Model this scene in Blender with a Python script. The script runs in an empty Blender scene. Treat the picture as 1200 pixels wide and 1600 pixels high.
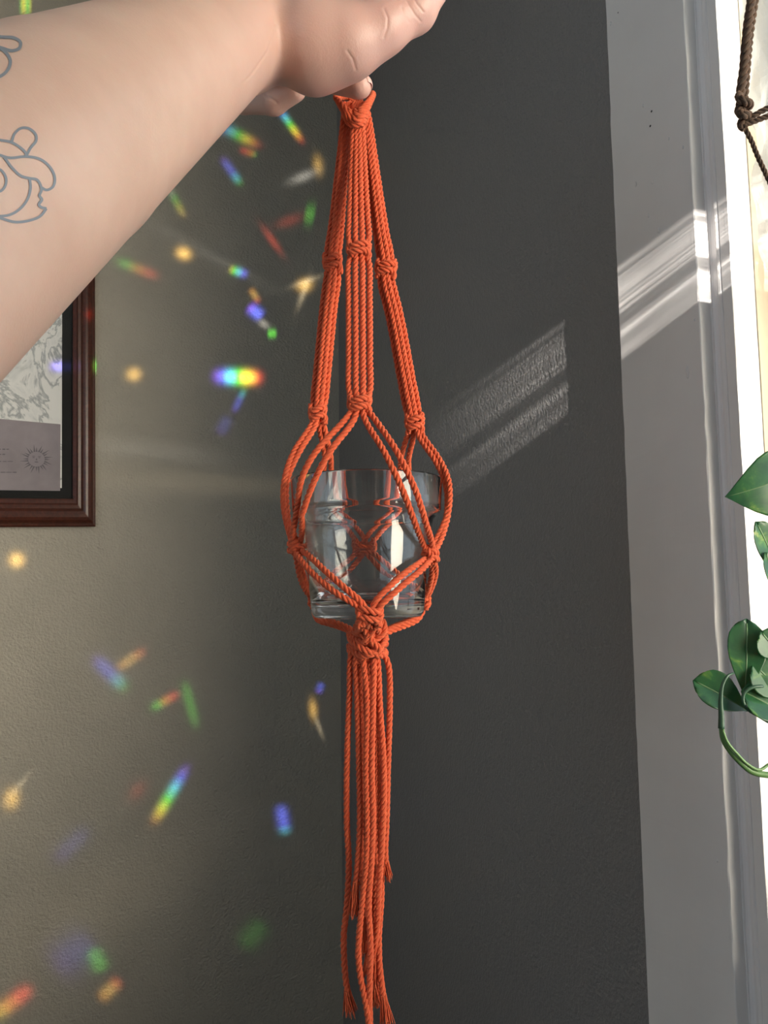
import bpy, bmesh, math, random
import numpy as np
from mathutils import Vector, Matrix

random.seed(7)
rng = np.random.default_rng(7)
S = bpy.context.scene
COL = S.collection

# ------------------------------------------------------------------ camera
F = 1200.0
YAW, PIT, ROLL = math.radians(22.6), math.radians(5.4), math.radians(0.7)
CAM = np.array([0.0, 0.0, 1.5])
fw = np.array([math.sin(YAW) * math.cos(PIT), math.cos(YAW) * math.cos(PIT), math.sin(PIT)])
r0 = np.cross(fw, [0, 0, 1.0]); r0 /= np.linalg.norm(r0); u0 = np.cross(r0, fw)
rt = r0 * math.cos(ROLL) - u0 * math.sin(ROLL)
up = u0 * math.cos(ROLL) + r0 * math.sin(ROLL)
cd = bpy.data.cameras.new('camera'); cam = bpy.data.objects.new('camera', cd); COL.objects.link(cam)
cam.matrix_world = Matrix(((rt[0], up[0], -fw[0], CAM[0]), (rt[1], up[1], -fw[1], CAM[1]), (rt[2], up[2], -fw[2], CAM[2]), (0, 0, 0, 1)))
cd.sensor_fit = 'VERTICAL'; cd.sensor_height = 36.0; cd.sensor_width = 27.0
cd.lens = 36.0 * F / 1600.0
cd.clip_start = 0.01
S.camera = cam
FH = np.array([math.sin(YAW), math.cos(YAW), 0.0])          # horizontal view direction
RH = np.array([math.cos(YAW), -math.sin(YAW), 0.0])

def ray(x, y): return fw + rt * (x - 600) / F - up * (y - 800) / F
def P(x, y, d): return CAM + ray(x, y) * d
def onx(x, y, X): v = ray(x, y); return CAM + v * (X - CAM[0]) / v[0]
def ony(x, y, Y): v = ray(x, y); return CAM + v * (Y - CAM[1]) / v[1]

# ------------------------------------------------------------------ room measures
WB, WA = 0.56, 1.60            # window wall at x = WB, picture wall at y = WA
XL, YB, ZC = -1.0, -2.4, 2.75  # left wall, wall behind the camera, ceiling
WY0, WY1, WZ0, WZ1 = -0.75, 0.515, 1.187, 2.42   # window opening

# ------------------------------------------------------------------ world and lamps
S.view_settings.view_transform = 'Standard'
S.view_settings.look = 'None'
S.view_settings.exposure = 0.0
S.view_settings.gamma = 1.0
S.view_settings.use_curve_mapping = False
S.cycles.max_bounces = 16
S.cycles.diffuse_bounces = 5
S.cycles.glossy_bounces = 6
S.cycles.transmission_bounces = 14
S.cycles.transparent_max_bounces = 16
S.cycles.sample_clamp_indirect = 6.0

w = bpy.data.worlds.new('World'); S.world = w; w.use_nodes = True
bg = w.node_tree.nodes['Background']
bg.inputs[0].default_value = (0.76, 0.87, 1.0, 1); bg.inputs[1].default_value = 2.0

def link(o):
    COL.objects.link(o); return o

pl = bpy.data.lights.new('window_portal', 'AREA'); pl.shape = 'RECTANGLE'
pl.size = WY1 - WY0; pl.size_y = WZ1 - WZ0; pl.cycles.is_portal = True
po = link(bpy.data.objects.new('window_portal', pl))
po.location = (WB + 0.10, (WY0 + WY1) / 2, (WZ0 + WZ1) / 2)
po.rotation_euler = Matrix(((0, 0, 1), (1, 0, 0), (0, 1, 0))).to_euler()

# hazy sun, low and off to the right behind the camera, coming in through the window
sd_ = bpy.data.lights.new('hazy_sun', 'SUN'); sd_.energy = 12.5; sd_.angle = math.radians(54); sd_.color = (1.0, 0.86, 0.67)
sun = link(bpy.data.objects.new('hazy_sun', sd_)); sun.location = (3, -5, 3)
sun.rotation_euler = Vector((-0.36, 0.92, -0.04)).to_track_quat('-Z', 'Y').to_euler()

VY0, VY1, VZ0, VZ1 = -0.90, 0.40, 1.3, 2.45          # unseen window added in the left wall to fill the casing and window wall
pl2 = bpy.data.lights.new('window_portal', 'AREA'); pl2.shape = 'RECTANGLE'
pl2.size = VY1 - VY0; pl2.size_y = VZ1 - VZ0; pl2.cycles.is_portal = True
po2 = link(bpy.data.objects.new('window_portal', pl2))
po2.location = (XL - 0.10, (VY0 + VY1) / 2, (VZ0 + VZ1) / 2)
po2.rotation_euler = Matrix(((0, 0, -1), (1, 0, 0), (0, -1, 0))).to_euler()

def gobo_spot(name, loc, target, energy, angle, radius=0.0):
    """a spot lamp whose beam is shaped by direction; returns node helpers working on world direction"""
    l = bpy.data.lights.new(name, 'SPOT'); l.energy = energy; l.spot_size = angle; l.spot_blend = 0.02
    l.shadow_soft_size = radius; l.use_nodes = True
    o = link(bpy.data.objects.new(name, l)); o.location = loc
    d = (Vector(target) - Vector(loc)).normalized()
    o.rotation_euler = d.to_track_quat('-Z', 'Y').to_euler()
    return l, o

def math_node(nt, op, a, b=None, c=None, clamp=False):
    n = nt.nodes.new('ShaderNodeMath'); n.operation = op; n.use_clamp = clamp
    for i, v in enumerate((a, b, c)):
        if v is None: continue
        if isinstance(v, (int, float)): n.inputs[i].default_value = v
        else: nt.links.new(v, n.inputs[i])
    return n.outputs[0]

def dot_node(nt, vec, const):
    n = nt.nodes.new('ShaderNodeVectorMath'); n.operation = 'DOT_PRODUCT'
    nt.links.new(vec, n.inputs[0]); n.inputs[1].default_value = tuple(const)
    return n.outputs['Value']

def light_dir(nt):
    g = nt.nodes.new('ShaderNodeNewGeometry')
    n = nt.nodes.new('ShaderNodeVectorMath'); n.operation = 'SCALE'
    nt.links.new(g.outputs['Normal'], n.inputs[0]); n.inputs['Scale'].default_value = LIGHT_SIGN
    return n.outputs[0]
LIGHT_SIGN = 1.0

# sun thrown back along the window wall by a glass edge at the window: a fan of streaks
STREAK = np.array([0.39, -0.17, 1.92])
sl, so = gobo_spot('sun_glint', STREAK, (0.55, 0.75, 1.75), 95.0, math.radians(40))
sl.color = (1.0, 0.93, 0.84)
nt = sl.node_tree; em = nt.nodes['Emission']
dv = light_dir(nt)
sx = dot_node(nt, dv, (1, 0, 0)); sy = dot_node(nt, dv, (0, 1, 0)); sz = dot_node(nt, dv, (0, 0, 1))
ss = math_node(nt, 'DIVIDE', sz, sy); tt = math_node(nt, 'DIVIDE', sx, sy)
fac = math_node(nt, 'MULTIPLY_ADD', ss, -1 / 0.16, -0.09 / 0.16)      # 0 at s=-.09, 1 at s=-.25
cr = nt.nodes.new('ShaderNodeValToRGB'); nt.links.new(fac, cr.inputs[0])
stops = [(0.08, 0), (0.13, .35), (0.17, .12), (0.22, .5), (0.30, .62), (0.38, .5), (0.44, .62), (0.49, .5), (0.515, .12), (0.60, .08),
         (0.635, .35), (0.665, 1.0), (0.70, .4), (0.74, .5), (0.78, .28), (0.82, .45), (0.86, .3), (0.885, .42), (0.905, 0)]
el = cr.color_ramp.elements
el[0].position = 0; el[0].color = (0, 0, 0, 1); el[1].position = 1; el[1].color = (0, 0, 0, 1)
for p_, v_ in stops:
    e = el.new(p_); e.color = (v_, v_, v_, 1)
tr = nt.nodes.new('ShaderNodeMapRange'); tr.interpolation_type = 'SMOOTHSTEP'
nt.links.new(tt, tr.inputs[0]); tr.inputs[1].default_value = 0.110; tr.inputs[2].default_value = 0.168
tf = nt.nodes.new('ShaderNodeMapRange'); nt.links.new(tt, tf.inputs[0])
tf.inputs[1].default_value = 0.29; tf.inputs[2].default_value = 0.45; tf.inputs[3].default_value = 1; tf.inputs[4].default_value = 0
st = math_node(nt, 'MULTIPLY', cr.outputs[0], tr.outputs[0]); st = math_node(nt, 'MULTIPLY', st, tf.outputs[0])
tw_ = nt.nodes.new('ShaderNodeMapRange'); nt.links.new(tt, tw_.inputs[0])
for q_, v_ in enumerate((0.172, 0.196, 2.3, 1.0)): tw_.inputs[q_ + 1].default_value = v_
st = math_node(nt, 'MULTIPLY', st, tw_.outputs[0])
# fine grain of the glass
cmb = nt.nodes.new('ShaderNodeCombineXYZ'); nt.links.new(ss, cmb.inputs[0]); nt.links.new(tt, cmb.inputs[1])
nz = nt.nodes.new('ShaderNodeTexNoise'); nz.inputs['Scale'].default_value = 1.0; nz.inputs['Detail'].default_value = 2
mp = nt.nodes.new('ShaderNodeMapping'); mp.inputs['Scale'].default_value = (330, 14, 1)
nt.links.new(cmb.outputs[0], mp.inputs[0]); nt.links.new(mp.outputs[0], nz.inputs['Vector'])
gr = math_node(nt, 'MULTIPLY_ADD', nz.outputs['Fac'], 2.2, -0.2, clamp=False)
st = math_node(nt, 'MULTIPLY', st, gr)
nt.links.new(st, em.inputs['Strength'])

# light split into colours by cut crystals hanging in the window
PRISM = np.array([0.50, 0.45, 1.75])
ql, qo = gobo_spot('crystal_spectrum', PRISM, (-0.05, 1.6, 1.55), 100.0, math.radians(125))
nt = ql.node_tree; em = nt.nodes['Emission']; dv = light_dir(nt)
# x, y, half length, half width (photo px on the picture wall), angle (deg, image), ramp, strength
RAIN = 'rainbow'; 
SPOTS = [
    (372, 589, 33, 11, 2, 'rainbow', 3.2), (453, 194, 32, 6, 55, 'rainbow', 1.5), (372, 211, 36, 9, 27, 'rainbow', 0.8),
    (388, 238, 14, 6, 20, 'redgreen', 0.5), (362, 268, 24, 7, 55, 'bluegreen', 0.8), (373, 425, 14, 7, 18, 'yelblue', 1.2),
    (399, 487, 13, 9, 40, 'blue', 1.9), (412, 506, 10, 6, 35, 'white', 0.35), (425, 521, 7, 7, 0, 'green', 0.9),
    (287, 396, 12, 10, 20, 'amber', 1.6), (476, 446, 12, 10, -20, 'amber', 1.1), (474, 458, 24, 5, -70, 'warm', 0.4),
    (478, 440, 22, 5, -20, 'warm', 0.4), (497, 258, 8, 16, -8, 'amber', 0.7), (474, 276, 22, 8, -22, 'white', 0.45),
    (425, 375, 26, 6, 55, 'red', 0.4), (452, 345, 22, 9, -20, 'red', 0.22), (484, 335, 8, 16, 10, 'green', 0.4),
    (215, 420, 34, 9, 22, 'greenred', 0.4), (277, 318, 24, 7, 62, 'whiteyel', 0.35), (398, 462, 13, 6, 60, 'orange', 0.5),
    (209, 585, 12, 11, 0, 'amber', 1.0), (374, 625, 20, 6, -65, 'bluegreen', 0.4), (350, 665, 16, 10, -60, 'blue', 0.16),
    (26, 875, 12, 12, 0, 'amber', 1.7), (18, 1248, 13, 17, 15, 'amber', 1.3), (30, 1228, 24, 5, -50, 'warm', 0.4),
    (267, 1240, 46, 9, -59, 'rainbow_r', 1.4), (442, 1280, 22, 10, 80, 'bluecyan', 1.4), (489, 1108, 16, 7, 85, 'amber', 0.7),
    (500, 1075, 9, 6, -70, 'blue', 0.6), (498, 1135, 18, 4, 70, 'warm', 0.3), (172, 1052, 34, 12, 45, 'bluegreen', 0.5),
    (205, 1030, 26, 9, -35, 'orange', 0.4), (258, 1095, 24, 8, -30, 'greenred', 0.5), (297, 1100, 36, 9, 75, 'green', 0.28),
    (215, 1235, 18, 12, -50, 'red', 0.18), (152, 1500, 20, 14, 65, 'green', 0.7), (115, 1490, 38, 30, -35, 'blue', 0.3),
    (172, 1546, 22, 11, -45, 'orange', 1.0), (20, 1565, 36, 13, -38, 'yelred', 1.5), (112, 1320, 36, 14, -45, 'blue', 0.2),
    (395, 1460, 26, 18, -50, 'green', 0.16), (132, 492, 9, 9, 0, 'red', 1.0), (143, 572, 7, 10, 0, 'green', 2.2), (100, 573, 22, 8, 0, 'blue', 1.2),
    (40, 6, 9, 18, 0, 'yelgreen', 2.0), (205, 700, 150, 16, 6, 'white', 0.05), (320, 755, 190, 20, 3, 'warm', 0.05), (330, 400, 120, 10, 28, 'white', 0.05),
    (110, 1440, 260, 60, -30, 'warm', 0.05),
]
H = dict(v=(.25, .1, 1), b=(.12, .16, 1), c=(.1, .7, .9), g=(.15, .85, .08), y=(.9, .85, .05), o=(1, .45, .06), r=(1, .1, .05),
         w=(1, 1, 1), m=(1, .85, .6), a=(1, .62, .16))
RAMPS = dict(rainbow='vbcgyor', rainbow_r='oygcbv', redgreen='rrog', bluegreen='vbbcg', yelblue='ygcbb', blue='vbb', white='w', green='ggg', amber='a',
             warm='m', red='r', greenred='ggorr', whiteyel='wgya', orange='oar', bluecyan='bbbc', yelred='yorr', yelgreen='gygy')
acc = None
for (x, y, hl, hw, ang, kind, stg) in SPOTS:
    ca, sa = math.cos(math.radians(ang)), math.sin(math.radians(ang))
    pc = ony(x, y, WA); e1 = ony(x + ca * 5, y + sa * 5, WA); e2 = ony(x - sa * 5, y + ca * 5, WA)
    un = lambda p: (p - PRISM) / np.linalg.norm(p - PRISM)
    c = un(pc); du = (un(e1) - c) / 5.0; dw = (un(e2) - c) / 5.0
    # dual basis in the tangent plane: d ~ c + U*du + V*dw (U, V in photo px)
    G = np.array([[du @ du, du @ dw], [du @ dw, dw @ dw]]); Gi = np.linalg.inv(G)
    a = (Gi[0, 0] * du + Gi[0, 1] * dw) / hl; b = (Gi[1, 0] * du + Gi[1, 1] * dw) / hw
    U = math_node(nt, 'SUBTRACT', dot_node(nt, dv, a), float(c @ a))
    V = math_node(nt, 'SUBTRACT', dot_node(nt, dv, b), float(c @ b))
    U2 = math_node(nt, 'MULTIPLY', U, U)
    n_ = RAMPS[kind]
    if len(n_) > 2: U2 = math_node(nt, 'MULTIPLY', U2, U2)        # flatter top for the long spectra
    r2 = math_node(nt, 'MULTIPLY_ADD', V, V, U2)
    gss = math_node(nt, 'POWER', 0.30, r2)
    vm = nt.nodes.new('ShaderNodeVectorMath'); vm.operation = 'SCALE'
    nt.links.new(math_node(nt, 'MULTIPLY', gss, stg), vm.inputs['Scale'])
    if len(n_) == 1:
        vm.inputs[0].default_value = H[n_]
    else:
        rp = nt.nodes.new('ShaderNodeValToRGB'); nt.links.new(math_node(nt, 'MULTIPLY_ADD', U, 0.45, 0.5), rp.inputs[0])
        ee = rp.color_ramp.elements
        for i, ch in enumerate(n_):
            pos = i / (len(n_) - 1)
            e = ee[0] if i == 0 else (ee[len(ee) - 1] if i == len(n_) - 1 else ee.new(pos))
            e.position = pos; e.color = (*H[ch], 1)
        nt.links.new(rp.outputs[0], vm.inputs[0])
    if acc is None: acc = vm.outputs[0]
    else:
        ad = nt.nodes.new('ShaderNodeVectorMath'); ad.operation = 'ADD'
        nt.links.new(acc, ad.inputs[0]); nt.links.new(vm.outputs[0], ad.inputs[1]); acc = ad.outputs[0]
nt.links.new(acc, em.inputs['Color']); em.inputs['Strength'].default_value = 1.0

# ------------------------------------------------------------------ helpers
def tag(o, label=None, cat=None, group=None, kind=None):
    if label: o['label'] = label
    if cat: o['category'] = cat
    if group: o['group'] = group
    if kind: o['kind'] = kind
    return o

def empty(name, loc):
    o = bpy.data.objects.new(name, None); o.location = tuple(loc); o.empty_display_size = 0.02
    return link(o)

def mesh_obj(name, verts, faces, mat, parent=None, smooth=True):
    me = bpy.data.meshes.new(name)
    me.from_pydata([tuple(map(float, v)) for v in verts], [], faces)
    me.materials.append(mat)
    if smooth: me.polygons.foreach_set('use_smooth', [True] * len(me.polygons))
    me.update()
    o = link(bpy.data.objects.new(name, me))
    if parent is not None: adopt(o, parent)
    return o

WORLD_LOC = {}
def adopt(o, parent):
    """parent without moving: meshes are written in world coordinates, parents are unrotated"""
    o.parent = parent
    p = Vector((0, 0, 0)); q = parent
    while q is not None:
        p += q.location; q = q.parent
    o.location = o.location - p

def recenter(o):
    pass

class MB:
    def __init__(s): s.v = []; s.f = []
    def add(s, v, f):
        k = len(s.v); s.v.extend([tuple(map(float, p)) for p in v]); s.f.extend([tuple(i + k for i in q) for q in f])
    def box(s, a, b):
        (x0, y0, z0), (x1, y1, z1) = a, b
        s.add([(x0, y0, z0), (x1, y0, z0), (x1, y1, z0), (x0, y1, z0), (x0, y0, z1), (x1, y0, z1), (x1, y1, z1), (x0, y1, z1)],
              [(0, 3, 2, 1), (4, 5, 6, 7), (0, 1, 5, 4), (1, 2, 6, 5), (2, 3, 7, 6), (3, 0, 4, 7)])
    def build(s, name, mat, parent=None, smooth=False):
        return mesh_obj(name, s.v, s.f, mat, parent, smooth)

def bevel(o, wd=0.001, seg=2):
    m = o.modifiers.new('bevel', 'BEVEL'); m.width = wd; m.segments = seg; m.limit_method = 'ANGLE'
    return o

def new_mat(name, color, rough=0.6, **kw):
    m = bpy.data.materials.new(name); m.use_nodes = True
    b = m.node_tree.nodes['Principled BSDF']
    b.inputs['Base Color'].default_value = (*color, 1); b.inputs['Roughness'].default_value = rough
    for k, v in kw.items(): b.inputs[k.replace('_', ' ')].default_value = v
    return m, m.node_tree, b

def tex_noise(nt, scale, detail=3, rough=0.5, vec=None, dist=0.0):
    n = nt.nodes.new('ShaderNodeTexNoise'); n.inputs['Scale'].default_value = scale
    n.inputs['Detail'].default_value = detail; n.inputs['Roughness'].default_value = rough; n.inputs['Distortion'].default_value = dist
    if vec is not None: nt.links.new(vec, n.inputs['Vector'])
    return n.outputs['Fac']

def obj_co(nt, scale=None):
    t = nt.nodes.new('ShaderNodeTexCoord')
    if scale is None: return t.outputs['Object']
    m = nt.nodes.new('ShaderNodeMapping'); m.inputs['Scale'].default_value = scale
    nt.links.new(t.outputs['Object'], m.inputs[0]); return m.outputs[0]

def bump(nt, b, h, strength=0.3, dist=0.001, prev=None):
    n = nt.nodes.new('ShaderNodeBump'); n.inputs['Strength'].default_value = strength; n.inputs['Distance'].default_value = dist
    nt.links.new(h, n.inputs['Height'])
    if prev is not None: nt.links.new(prev, n.inputs['Normal'])
    nt.links.new(n.outputs[0], b.inputs['Normal']); return n.outputs[0]

def ramp(nt, fac, stops):
    r = nt.nodes.new('ShaderNodeValToRGB'); nt.links.new(fac, r.inputs[0]); e = r.color_ramp.elements
    for i, (p, c) in enumerate(stops):
        q = e[0] if i == 0 else (e[len(e) - 1] if i == len(stops) - 1 else e.new(p))
        q.position = p; q.color = (*c, 1)
    return r.outputs[0]

def mixc(nt, fac, a, b):
    n = nt.nodes.new('ShaderNodeMix'); n.data_type = 'RGBA'
    for s, v in ((n.inputs[0], fac), (n.inputs[6], a), (n.inputs[7], b)):
        if isinstance(v, (int, float)): s.default_value = v
        elif isinstance(v, tuple): s.default_value = (*v, 1)
        else: nt.links.new(v, s)
    return n.outputs[2]

# ------------------------------------------------------------------ materials
M = {}
# orange-peel painted plaster, grey taupe
m, nt, b = new_mat('painted_plaster', (.25, .235, .205), .5); M['plaster'] = m
co = obj_co(nt)
n1 = tex_noise(nt, 210, 2, .5, co); n2 = tex_noise(nt, 75, 3, .55, co); n3 = tex_noise(nt, 9, 3, .6, co)
h = math_node(nt, 'MULTIPLY_ADD', n2, 0.8, n1)
hb = bump(nt, b, h, 1.0, .0026)
pit = tex_noise(nt, 42, 5, .7, co, 1.2)
pr = math_node(nt, 'GREATER_THAN', pit, .735)
hb = bump(nt, b, pr, -.5, .0012, hb)
nt.links.new(ramp(nt, n3, [(.3, (.45, .415, .345)), (.7, (.495, .455, .38))]), b.inputs['Base Color'])
m, nt, b = new_mat('shaded_plaster', (.228, .222, .224), .38); M['plaster_shaded'] = m  # same paint as the picture wall, darkened: its shade is in the colour
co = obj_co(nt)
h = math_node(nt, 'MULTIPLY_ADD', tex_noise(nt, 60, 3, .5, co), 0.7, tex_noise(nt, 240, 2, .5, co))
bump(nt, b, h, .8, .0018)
m, nt, b = new_mat('white_wall', (.72, .69, .63), .8); M['room'] = m
m, nt, b = new_mat('floor_wood', (.28, .17, .09), .45); M['floor'] = m
co = obj_co(nt, (2, 30, 1)); nt.links.new(ramp(nt, tex_noise(nt, 3, 4, .6, co), [(.3, (.08, .045, .022)), (.7, (.14, .085, .045))]), b.inputs['Base Color'])
# gloss white trim paint with brush marks and chips
m, nt, b = new_mat('trim_paint', (.80, .78, .77), .38); M['trim'] = m
co = obj_co(nt, (1, 1, .06)); co2 = obj_co(nt)
hb = bump(nt, b, tex_noise(nt, 260, 3, .6, co), .22, .0008)
lump = math_node(nt, 'GREATER_THAN', tex_noise(nt, 55, 2, .5, obj_co(nt, (1, 1, .6))), .745)
hb = bump(nt, b, lump, .8, .0012, hb)
nt.links.new(ramp(nt, tex_noise(nt, 12, 3, .5, co2), [(.3, (.77, .75, .745)), (.7, (.82, .80, .79))]), b.inputs['Base Color'])
m, nt, b = new_mat('cream_paint', (.60, .50, .36), .5); M['cream'] = m
bump(nt, b, tex_noise(nt, 200, 3, .6, obj_co(nt, (1, 1, .08))), .2, .0008)
m, nt, b = new_mat('groove_brown', (.42, .32, .20), .7); M['groove'] = m  # plain brown for the strip between jamb and sash channel
# window pane: thin glass
def thin_glass(name, tint=(1, 1, 1), refl=.04):
    m = bpy.data.materials.new(name); m.use_nodes = True; nt = m.node_tree; nt.nodes.clear()
    o = nt.nodes.new('ShaderNodeOutputMaterial'); t = nt.nodes.new('ShaderNodeBsdfTransparent'); g = nt.nodes.new('ShaderNodeBsdfGlossy')
    t.inputs[0].default_value = (*tint, 1); g.inputs['Roughness'].default_value = .01
    x = nt.nodes.new('ShaderNodeMixShader'); f = nt.nodes.new('ShaderNodeLayerWeight'); f.inputs[0].default_value = .5
    nt.links.new(math_node(nt, 'MULTIPLY_ADD', math_node(nt, 'POWER', f.outputs['Facing'], 5.0), .9, refl), x.inputs[0]); nt.links.new(t.outputs[0], x.inputs[1]); nt.links.new(g.outputs[0], x.inputs[2]); nt.links.new(x.outputs[0], o.inputs[0])
    return m
M['pane'] = thin_glass('window_glass', (.97, .98, .97))
M['pglass'] = thin_glass('picture_glass', (.98, .98, .98), .018)
# mahogany frame
m, nt, b = new_mat('mahogany', (.085, .022, .012), .36, Coat_Weight=.2, Coat_Roughness=.25); M['frame'] = m
co = obj_co(nt, (40, 40, 40)); nt.links.new(ramp(nt, tex_noise(nt, 2.2, 5, .65, co, 1.5), [(.3, (.042, .010, .006)), (.7, (.105, .026, .013))]), b.inputs['Base Color'])
M['mat_black'] = new_mat('black_mat', (.006, .006, .006), .8)[0]
# the print: white folded drapery with grey folds and an ochre patch
m, nt, b = new_mat('drapery_print', (.8, .8, .78), .6); M['print'] = m
co = obj_co(nt, (1, 1, .8))
v = tex_noise(nt, 11, 6, .6, co, 1.8)
fold = ramp(nt, v, [(.30, (.45, .47, .46)), (.40, (.86, .87, .87)), (.47, (.97, .97, .96)), (.515, (.42, .45, .47)), (.55, (.95, .95, .94)), (.66, (.97, .97, .96)), (.72, (.66, .68, .68))])
OCHRE = nt.nodes.new('ShaderNodeVectorMath'); OCHRE.operation = 'DISTANCE'
nt.links.new(co, OCHRE.inputs[0])
od = math_node(nt, 'MULTIPLY_ADD', tex_noise(nt, 40, 3, .6, co), .03, OCHRE.outputs['Value'])
och = math_node(nt, 'LESS_THAN', od, .037)
nt.links.new(mixc(nt, och, fold, (.80, .50, .18)), b.inputs['Base Color'])
m, nt, b = new_mat('lilac_card', (.36, .31, .345), .7); M['card'] = m
nt.links.new(ramp(nt, tex_noise(nt, 16, 4, .6, obj_co(nt)), [(.3, (.30, .262, .29)), (.7, (.41, .36, .39))]), b.inputs['Base Color'])
M['card_ink'] = new_mat('card_ink', (.17, .155, .18), .8)[0]
M['card_ink_light'] = new_mat('card_ink_light', (.34, .30, .335), .8)[0]
# cotton cord
def cotton(name, c0, c1):
    m, nt, b = new_mat(name, c0, .85, Subsurface_Weight=.12, Subsurface_Scale=.002)
    b.inputs['Subsurface Radius'].default_value = (1, .35, .15)
    b.inputs['Sheen Weight'].default_value = .35; b.inputs['Sheen Tint'].default_value = (1, .55, .35, 1); b.inputs['Sheen Roughness'].default_value = .5
    co = obj_co(nt)
    nt.links.new(ramp(nt, tex_noise(nt, 500, 3, .6, co), [(.3, c0), (.7, c1)]), b.inputs['Base Color'])
    bump(nt, b, tex_noise(nt, 2600, 2, .6, co), .5, .0004)
    return m
M['cord'] = cotton('orange_cotton', (.50, .060, .018), (.66, .112, .036))
M['jute'] = cotton('brown_jute', (.018, .012, .009), (.075, .045, .025))
# pot glass
m = bpy.data.materials.new('clear_glass'); m.use_nodes = True; b = m.node_tree.nodes['Principled BSDF']
b.inputs['Base Color'].default_value = (.985, .995, .99, 1); b.inputs['Roughness'].default_value = 0.0; b.inputs['IOR'].default_value = 1.5
b.inputs['Transmission Weight'].default_value = 1.0; M['glass'] = m
# skin
m, nt, b = new_mat('skin', (.72, .47, .36), .42, Subsurface_Weight=.25, Subsurface_Scale=.006); M['skin'] = m
b.inputs['Subsurface Radius'].default_value = (1, .35, .2)
co = obj_co(nt)
nt.links.new(ramp(nt, tex_noise(nt, 26, 4, .6, co), [(.3, (.57, .365, .275)), (.7, (.65, .435, .335))]), b.inputs['Base Color'])
def _pink():
    d = dot_node(nt, co, tuple(SKIN_AXIS)); f = nt.nodes.new('ShaderNodeMapRange'); nt.links.new(d, f.inputs[0])
    f.inputs[1].default_value = SKIN_A; f.inputs[2].default_value = SKIN_A + .13
    old = b.inputs['Base Color'].links[0].from_socket
    nt.links.new(mixc(nt, f.outputs[0], old, (.58, .335, .28)), b.inputs['Base Color'])
_w = P(372, 50, .455); _h = P(520, 60, .47); SKIN_AXIS = (_h - _w) / np.linalg.norm(_h - _w); SKIN_A = float(_w @ SKIN_AXIS) - .05
_pink()
vo = nt.nodes.new('ShaderNodeTexVoronoi'); vo.inputs['Scale'].default_value = 900; nt.links.new(co, vo.inputs['Vector'])
bump(nt, b, vo.outputs['Distance'], .12, .0004)
M['ink'] = new_mat('tattoo_ink', (.20, .215, .235), .5)[0]
M['nail'] = new_mat('fingernail', (.78, .47, .42), .25)[0]
# leaves
m, nt, b = new_mat('pothos_leaf', (.05, .16, .06), .32, Transmission_Weight=0.0, Subsurface_Weight=.15, Subsurface_Scale=.003); M['leaf'] = m
co = obj_co(nt, (1, 1, 1))
var = tex_noise(nt, 60, 4, .6, co, .6)
nt.links.new(ramp(nt, var, [(.40, (.022, .095, .045)), (.56, (.04, .15, .055)), (.63, (.11, .26, .06)), (.70, (.34, .42, .12))]), b.inputs['Base Color'])
tb = nt.nodes.new('ShaderNodeBsdfTranslucent'); tb.inputs[0].default_value = (.06, .30, .06, 1)
mx = nt.nodes.new('ShaderNodeMixShader'); mx.inputs[0].default_value = .3
out = nt.nodes['Material Output']; nt.links.new(b.outputs[0], mx.inputs[1]); nt.links.new(tb.outputs[0], mx.inputs[2]); nt.links.new(mx.outputs[0], out.inputs[0])
m, nt, b = new_mat('pothos_stem', (.12, .24, .08), .4); M['stem'] = m
M['stem_dark'] = new_mat('pothos_petiole', (.035, .09, .05), .4)[0]
M['midrib'] = new_mat('pothos_midrib', (.10, .20, .08), .45)[0]
# crumpled plastic
m = bpy.data.materials.new('crumpled_film'); m.use_nodes = True; nt = m.node_tree; b = nt.nodes['Principled BSDF']
b.inputs['Base Color'].default_value = (.86, .88, .87, 1); b.inputs['Roughness'].default_value = .18
tb = nt.nodes.new('ShaderNodeBsdfTranslucent'); tb.inputs[0].default_value = (.8, .84, .84, 1); tp = nt.nodes.new('ShaderNodeBsdfTransparent')
m1 = nt.nodes.new('ShaderNodeMixShader'); m1.inputs[0].default_value = .5; m2 = nt.nodes.new('ShaderNodeMixShader'); m2.inputs[0].default_value = .25
nt.links.new(b.outputs[0], m1.inputs[1]); nt.links.new(tb.outputs[0], m1.inputs[2]); nt.links.new(m1.outputs[0], m2.inputs[1]); nt.links.new(tp.outputs[0], m2.inputs[2])
nt.links.new(m2.outputs[0], nt.nodes['Material Output'].inputs[0]); M['film'] = m

# ------------------------------------------------------------------ room shell
T = 0.14
def struct(mb, name, mat):
    o = mb.build(name, mat); o['kind'] = 'structure'; return o
k = MB(); k.box((XL - T, WA, 0), (WB + T, WA + T, ZC)); struct(k, 'wall_back', M['plaster'])
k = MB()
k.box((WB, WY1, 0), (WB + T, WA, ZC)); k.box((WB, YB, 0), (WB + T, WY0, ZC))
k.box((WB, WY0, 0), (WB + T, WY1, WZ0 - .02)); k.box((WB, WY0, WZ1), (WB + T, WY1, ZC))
struct(k, 'wall_right', M['plaster_shaded'])
k = MB()
for a_, c_ in (((XL - T, YB, 0), (XL, VY0, ZC)), ((XL - T, VY1, 0), (XL, WA, ZC)), ((XL - T, VY0, 0), (XL, VY1, VZ0)), ((XL - T, VY0, VZ1), (XL, VY1, ZC))): k.box(a_, c_)
struct(k, 'wall_left', M['room'])
k = MB(); k.box((XL - T, YB - T, 0), (WB + T, YB, ZC)); struct(k, 'wall_front', M['room'])
k = MB(); k.box((XL - T, YB - T, -.1), (WB + T, WA + T, 0)); struct(k, 'floor', M['floor'])
k = MB(); k.box((XL - T, YB - T, ZC), (WB + T, WA + T, ZC + .1)); struct(k, 'ceiling', M['room'])

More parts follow.
